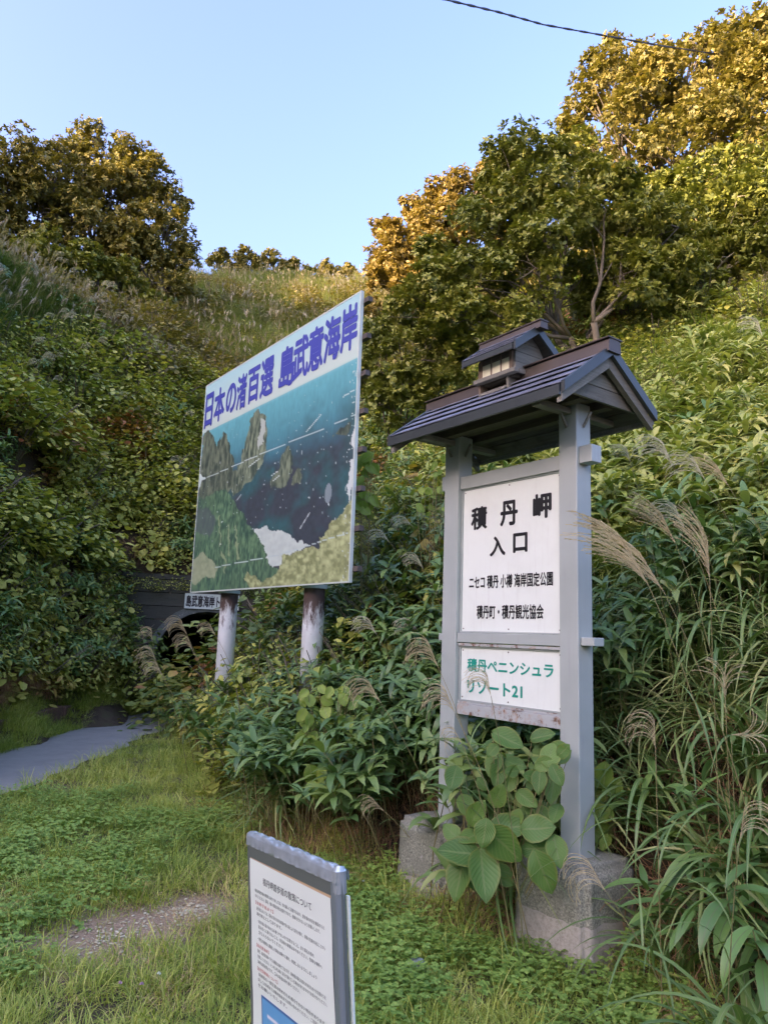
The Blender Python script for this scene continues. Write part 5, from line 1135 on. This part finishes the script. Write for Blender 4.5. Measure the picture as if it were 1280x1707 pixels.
for i in range(125):
    a = rnd(-30, -12); r = near_boundary(a, .9) if a < -17 else 16.2; r = r + rnd(.8, 7.3); x_, y_ = r * math.sin(R_(a)), r * math.cos(R_(a))
    if in_tunnel(np.array([x_]), np.array([y_]), 0)[0]: continue
    py_ = pixely(np.array([x_]), np.array([y_]))[0]
    if py_ < 600: continue
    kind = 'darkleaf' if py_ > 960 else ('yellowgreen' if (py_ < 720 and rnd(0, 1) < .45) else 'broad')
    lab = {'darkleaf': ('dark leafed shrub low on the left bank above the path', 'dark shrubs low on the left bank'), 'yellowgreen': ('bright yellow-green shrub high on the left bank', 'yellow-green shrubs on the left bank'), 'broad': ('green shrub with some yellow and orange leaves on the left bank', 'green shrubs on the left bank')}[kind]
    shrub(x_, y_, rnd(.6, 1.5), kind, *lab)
for cx, r, s_, kd in ((232, 14.6, 1.1, 'broad'), (212, 14.9, 1.1, 'darkleaf'), (405, 13.8, 1.5, 'broad'), (428, 13.3, 1.75, 'darkleaf'), (455, 12.8, 1.7, 'broad'), (490, 12.6, 1.6, 'darkleaf'), (480, 12.8, 1.0, 'darkleaf'), (412, 12.4, .75, 'broad'), (382, 14.6, .8, 'darkleaf'), (262, 15.75, .8, 'broad'), (300, 15.75, .75, 'darkleaf'), (345, 15.8, .7, 'broad'), (240, 15.7, .9, 'broad'), (205, 14.9, .62, 'darkleaf'), (228, 14.6, .55, 'broad'), (240, 15.1, .5, 'broad'), (215, 15.0, .7, 'broad'), (250, 15.75, .5, 'broad'), (285, 15.8, .45, 'broad'), (325, 15.8, .5, 'broad'), (365, 15.9, .5, 'broad'), (400, 16.0, .5, 'darkleaf'), (425, 15.6, .6, 'broad'), (190, 14.8, .8, 'darkleaf')):
    d_ = ray(cx, 800); shrub(r * d_[0], r * d_[1], s_, kd, 'small shrub crowding the edge of the tunnel wall', 'shrubs round the tunnel wall')
for uu, vv, zz, s_ in ((-1.9, .0, 2.45, .5), (-1.35, .05, 2.62, .42), (-.8, .0, 2.58, .40), (-.2, .05, 2.6, .42), (.5, 0, 2.55, .42), (1.2, .0, 2.5, .5), (-2.3, -.1, 1.7, .6), (-2.2, -.3, 1.0, .6), (-1.75, -.1, 2.1, .42)):
    c_, sn = math.cos(R_(14)), math.sin(R_(14)); shrub(-3.55 + uu * c_ - vv * sn, 15.5 + uu * sn + vv * c_, s_, random.choice(['broad', 'darkleaf']), 'small shrub hanging over the tunnel wall', 'x', zz - .25)
for i in range(40):
    a = rnd(-11, 11); r = rnd(11, 19); x_, y_ = r * math.sin(R_(a)), r * math.cos(R_(a)); shrub(x_, y_, rnd(.5, .95), random.choice(['broad', 'broad', 'oak_brown']), 'leafy shrub turning yellow on the slope between the two signs', 'shrubs on the middle slope')
for i in range(22):
    a = rnd(17.5, 31); r = rnd(11, 15); x_, y_ = r * math.sin(R_(a)), r * math.cos(R_(a)); shrub(x_, y_, rnd(.5, .9), random.choice(['broad', 'darkleaf']), 'green shrub at the foot of the trees on the right slope', 'shrubs below the right trees')

# ------------------------------------------------------------------ trees
def cluster_template(nl, L_, seed):
    rg = random.Random(seed); mb = MB()
    for k in range(nl):
        a = k * 2.4 + rg.uniform(-.4, .4); l = L_ * rg.uniform(.75, 1.15); z = rg.uniform(-.04, .08)
        leaf6(mb, (0, 0, z), a, rg.uniform(-.35, .75), l, l * .55, rg.uniform(-.4, .4))
    return np.array(mb.v), np.array(mb.f)
TPL = [cluster_template(8, .14, s) for s in range(6)]
def tree(name, label, base, lobes, mat, ncl, leaf=1.0, bark='bark', tr=.16, trunks=1, group=None, fill=.5, fork=None):
    """base (x, y); lobes [(centre px x, px y, radius px, distance)]; trunk, limbs and a crown of separate leaves"""
    bx, by = base; bz = hz(bx, by) - .2; root = empty(name, (bx, by, bz)); tag(root, label, 'tree', group)
    o0 = np.array([bx, by, bz]); LB = []
    for (cx, cy, rp_, r) in lobes:
        c = at(cx, cy, r) - o0; LB.append((c, rp_ / F * math.hypot(r, c[2] + bz - EYE)))
    vol = np.array([l[1] ** 2 for l in LB]); pr_ = vol / vol.sum()
    which = RNG.choice(len(LB), ncl, p=pr_); u = RNG.normal(0, 1, (ncl, 3)); u /= np.linalg.norm(u, axis=1)[:, None]
    rad = np.where(RNG.uniform(0, 1, ncl) < fill, RNG.uniform(.78, 1.03, ncl), RNG.uniform(.25, 1, ncl)) 
    cen = np.array([l[0] for l in LB])[which]; R0 = np.array([l[1] for l in LB])[which]
    SUB = RNG.normal(0, 1, (len(LB), 16, 3)); SUB[:, :, 2] += .25; SUB /= np.linalg.norm(SUB, axis=2)[:, :, None]; SUB *= RNG.uniform(.55, .9, (len(LB), 16, 1)); SR = RNG.uniform(.24, .44, (len(LB), 16))
    pick = RNG.integers(0, 16, ncl); cen = cen + SUB[which, pick] * R0[:, None]; R0 = R0 * SR[which, pick]; u[:, 2] = np.where(RNG.uniform(0, 1, ncl) < .3, np.abs(u[:, 2]), u[:, 2])
    # bumpy lobes, so the outline is uneven and the sky shows through
    ph = which * 1.7; bumpf = 1 + .16 * np.sin(u[:, 0] * 7 + ph) * np.cos(u[:, 2] * 6 + ph * 2) + .10 * np.sin(u[:, 1] * 13 + ph)
    p = cen + u * (R0 * rad * bumpf)[:, None] * np.array([1, .85, .85])
    gap = fbm(p[:, 0] * 1.3 + p[:, 1], p[:, 2] * 1.3 + 7, 17); keep = gap > .30; p = p[keep]; u = u[keep]; n = len(p)
    Vs, Fs = [], []; off = 0
    up = u * .75 + np.array([0, 0, .75]) + RNG.normal(0, .35, (n, 3)); up /= np.linalg.norm(up, axis=1)[:, None]
    t1 = np.cross(up, RNG.normal(0, 1, (n, 3))); t1 /= np.linalg.norm(t1, axis=1)[:, None]; t2 = np.cross(up, t1); sc = leaf * RNG.uniform(.75, 1.25, n)
    for k, (tv, tf) in enumerate(TPL):
        m = np.arange(n) % len(TPL) == k; nn = m.sum()
        v = (tv[None, :, 0, None] * t1[m][:, None] + tv[None, :, 1, None] * t2[m][:, None] + tv[None, :, 2, None] * up[m][:, None]) * sc[m][:, None, None] + p[m][:, None]
        Vs.append(v.reshape(-1, 3)); Fs.append((tf[None] + (np.arange(nn) * len(tv))[:, None, None] + off).reshape(-1, 4)); off += nn * len(tv)
    crown = link('crown', np_mesh('crown', np.concatenate(Vs), np.concatenate(Fs), M[mat]), root); crown['kind'] = 'stuff'
    mb = MB(); mbl = MB(); top = np.mean([l[0] for l in LB], axis=0)
    forks = []
    for t in range(trunks):
        a = t * 6.28 / trunks + rnd(0, 1); s0 = Vector((.12 * math.cos(a), .12 * math.sin(a), 0)) if trunks > 1 else Vector((0, 0, 0))
        f = Vector(top) * .38 + Vector((rnd(-.5, .5), rnd(-.4, .4), 0)) * (trunks > 1); f.z = max(.8, top[2] * (fork or .42) * rnd(.85, 1.1))
        P = [s0 + (f - s0) * q + Vector((rnd(-.06, .06), rnd(-.06, .06), 0)) * (0 < q < 1) * 2 for q in (0, .2, .4, .6, .8, 1)]
        mb.tube(P, [tr * (1.25 - .6 * q) / (trunks ** .35) for q in (0, .2, .4, .6, .8, 1)], 8); forks.append((f, tr * .62 / (trunks ** .35)))
    mb.build('trunk', M[bark], root, True)
    for i, (c, rr) in enumerate(LB):
        f, fr_ = min(forks, key=lambda q: (Vector(c) - q[0]).length + rnd(0, .8)); c = Vector(c); e = c + Vector((rnd(-.2, .2), rnd(-.2, .2), .3)) * rr
        mid = f.lerp(e, .5) + Vector((rnd(-.3, .3), rnd(-.3, .3), rnd(-.2, .35))) * rr * .5
        P = [f * (1 - q) ** 2 + mid * 2 * q * (1 - q) + e * q * q + Vector((rnd(-1, 1), rnd(-1, 1), rnd(-1, 1))) * rr * .07 * (0 < q < 1) for q in [k / 6 for k in range(7)]]
        mbl.tube(P, [fr_ * (1 - .8 * q / 6) * .8 for q in range(7)], 6)
        for k in range(7):
            q = P[random.randint(2, 6)]; d = Vector((rnd(-1, 1), rnd(-1, 1), rnd(-.4, 1))).normalized(); e2 = c + d * rr * rnd(.45, .75); m2 = q.lerp(e2, .5) + Vector((0, 0, rnd(-.1, .2))) * rr
            Q = [q * (1 - s) ** 2 + m2 * 2 * s * (1 - s) + e2 * s * s for s in (0, .25, .5, .75, 1)]; mbl.tube(Q, [fr_ * .3, fr_ * .24, fr_ * .18, fr_ * .1, fr_ * .05], 4)
            for s in range(3):
                q3 = Q[random.randint(1, 4)]; e3 = q3 + Vector((rnd(-1, 1), rnd(-1, 1), rnd(-.5, 1))).normalized() * rr * rnd(.15, .32); mbl.tube([q3, q3.lerp(e3, .5) + Vector((0, 0, .05)), e3], [fr_ * .12, fr_ * .08, fr_ * .03], 3)
    mbl.build('limbs', M[bark], root, True)
    return root
def gxy(px, r): d = ray(px, 700); return (r * d[0], r * d[1])
tree('oak_tree', 'dark green many-stemmed oak just behind the gabled roof of the entrance sign', gxy(988, 13.4),
     [(890, 300, 78, 13.0), (845, 285, 45, 12.9), (960, 290, 62, 13.4), (800, 400, 75, 12.9), (900, 385, 90, 12.8), (1000, 370, 82, 13.2), (1080, 400, 75, 13.8), (740, 470, 70, 12.8), (830, 490, 80, 12.6), (880, 470, 60, 12.6), (1060, 470, 55, 13.2), (1110, 470, 60, 13.6), (960, 480, 60, 14.6), (1010, 500, 50, 14.8), (690, 520, 55, 12.8), (770, 540, 60, 12.6), (840, 545, 42, 12.6), (1120, 400, 60, 14)],
     'oak', 11000, .62, tr=.14, trunks=4, fill=.55, fork=.5)
tree('oak_tree', 'big sunlit golden oak at the top right corner behind the dark one', gxy(1100, 18.5),
     [(1030, 160, 72, 18), (985, 200, 50, 18), (1110, 190, 80, 18), (1190, 130, 75, 18.5), (1240, 170, 80, 18), (1270, 110, 60, 18.5), (1170, 100, 42, 18.5), (1330, 150, 90, 18), (1040, 260, 80, 17.6), (1130, 280, 90, 17.4), (1220, 270, 85, 17.4), (1300, 270, 85, 17.4), (960, 250, 45, 18), (1080, 110, 30, 18.4), (1020, 110, 36, 18.2), (940, 440, 70, 20), (1040, 420, 80, 20), (1000, 340, 70, 19.5), (1120, 440, 60, 19.5)],
     'oak_gold', 12500, .80, tr=.2, trunks=3)
tree('oak_tree', 'green oak at the right edge below the golden crown, pale trunk showing', gxy(1131, 14.8),
     [(1180, 390, 80, 15.2), (1250, 380, 80, 15), (1310, 400, 80, 15), (1160, 450, 60, 15), (1230, 460, 70, 14.8), (1290, 470, 60, 14.8), (1210, 330, 70, 15.6), (1290, 330, 70, 15.6), (1120, 350, 60, 15.6)], 'oak', 6200, .7, bark='bark_pale', tr=.13, trunks=1)
tree('oak_tree', 'orange sunlit oak left of the dark green one', gxy(730, 23.5),
     [(790, 330, 55, 23), (740, 360, 55, 23), (700, 345, 28, 23), (690, 400, 55, 23), (650, 430, 42, 23), (640, 385, 22, 23), (720, 430, 60, 23), (780, 400, 60, 23.5), (640, 480, 35, 23), (830, 310, 40, 23.5), (680, 470, 50, 23), (620, 520, 26, 23), (700, 520, 50, 23)],
     'oak_orange', 7000, .90, tr=.16, trunks=2)
tree('oak_tree', 'low olive-green oak filling the slope left of the small roof', gxy(690, 15),
     [(670, 560, 52, 14.5), (720, 590, 52, 14), (640, 600, 45, 14.5), (690, 640, 45, 14), (740, 640, 40, 13.8), (620, 640, 35, 14.5), (760, 580, 45, 14), (640, 680, 40, 14), (610, 560, 26, 15)], 'oak', 3400, .7, tr=.09, trunks=4, fork=.3)
tree('oak_tree', 'golden-topped oak, leftmost on the left hill', gxy(40, 31),
     [(30, 280, 50, 30), (75, 300, 50, 30), (10, 340, 55, 30), (70, 370, 60, 30), (-30, 290, 50, 30), (20, 410, 50, 30), (100, 260, 26, 30), (-40, 370, 60, 30)], 'oak_brown', 4200, .98, tr=.2, trunks=2)
tree('oak_tree', 'tallest oak of the left hill with sunlit yellow crown', gxy(150, 31.5),
     [(140, 245, 34, 31), (180, 270, 48, 31), (130, 300, 50, 31), (220, 290, 42, 31), (190, 330, 55, 30.5), (120, 360, 55, 30.5), (240, 330, 40, 30.6), (165, 225, 20, 31), (150, 400, 60, 30), (90, 330, 45, 31)], 'oak_brown', 5200, .95, tr=.2, trunks=2)
tree('oak_tree', 'dark oak at the right end of the left hill, branches against the sky', gxy(262, 31),
     [(255, 300, 34, 30.5), (275, 350, 42, 30.5), (235, 390, 50, 30), (285, 400, 40, 30), (300, 440, 32, 30), (240, 450, 52, 30), (200, 420, 50, 30), (275, 480, 42, 29.5), (225, 500, 42, 29.5)], 'oak_brown', 4000, 1.0, tr=.2, trunks=2)
tree('oak_tree', 'low dark brown-green oak hanging over the grass of the left bank', gxy(180, 28),
     [(130, 460, 50, 28), (190, 480, 48, 28), (80, 430, 42, 28), (230, 540, 42, 28), (180, 540, 40, 27.5), (270, 530, 40, 28), (240, 590, 32, 27)], 'oak', 3200, 1.0, tr=.12, trunks=3)
for i, (cx, cy, rr, lab, mt) in enumerate(((372, 436, 22, 'small leftmost tree on the skyline between the hills', 'oak_brown'), (410, 436, 24, 'second small tree on the skyline between the hills', 'oak_brown'), (450, 440, 25, 'yellow small tree in the middle of the skyline', 'oak_gold'),
                                           (488, 448, 17, 'small sparse tree right of the yellow one on the skyline', 'oak_brown'), (515, 458, 14, 'lowest dark bush on the skyline', 'oak'), (548, 452, 20, 'small tree with a tall tip on the skyline', 'oak_gold'), (582, 458, 18, 'rightmost small tree on the skyline, next to the orange oak', 'oak_gold'))):
    r = 60.5; tree('small_tree', lab, gxy(cx, r), [(cx - rr * .5, cy + 6, rr * .75, r), (cx + rr * .5, cy + 8, rr * .7, r), (cx, cy - rr * .3, rr * .65, r), (cx + rr * .2, cy + rr * .7, rr * .8, r)], mt, 620, 1.55, tr=.12, trunks=2)

# ------------------------------------------------------------------ overhead cable
mb = MB(); C = [at(500, -95, 7.0), at(640, -30, 8.6), at(745, 0, 9.8), at(830, 20, 10.9), (at(905, 41, 11.9)), at(1000, 58, 13.2), at(1100, 76, 14.7), at(1220, 94, 18.3), at(1300, 104, 21)]
P2 = []; 
for i in range(len(C) - 1):
    for k in range(14): P2.append(C[i] + (C[i + 1] - C[i]) * k / 14)
mb.tube(P2, .013, 6)
for s in (0, math.pi):                              # messenger strand twisted round the cable
    Q = [p + np.array([0, math.cos(i * .8 + s) * .015, math.sin(i * .8 + s) * .015]) for i, p in enumerate(P2)]; mb.tube(Q, .006, 4)
cb = mb.build('overhead_cable', plain('black_cable', (.03, .03, .035), .5)); tag(cb, 'black twisted cable crossing the sky at the top right', 'cable')
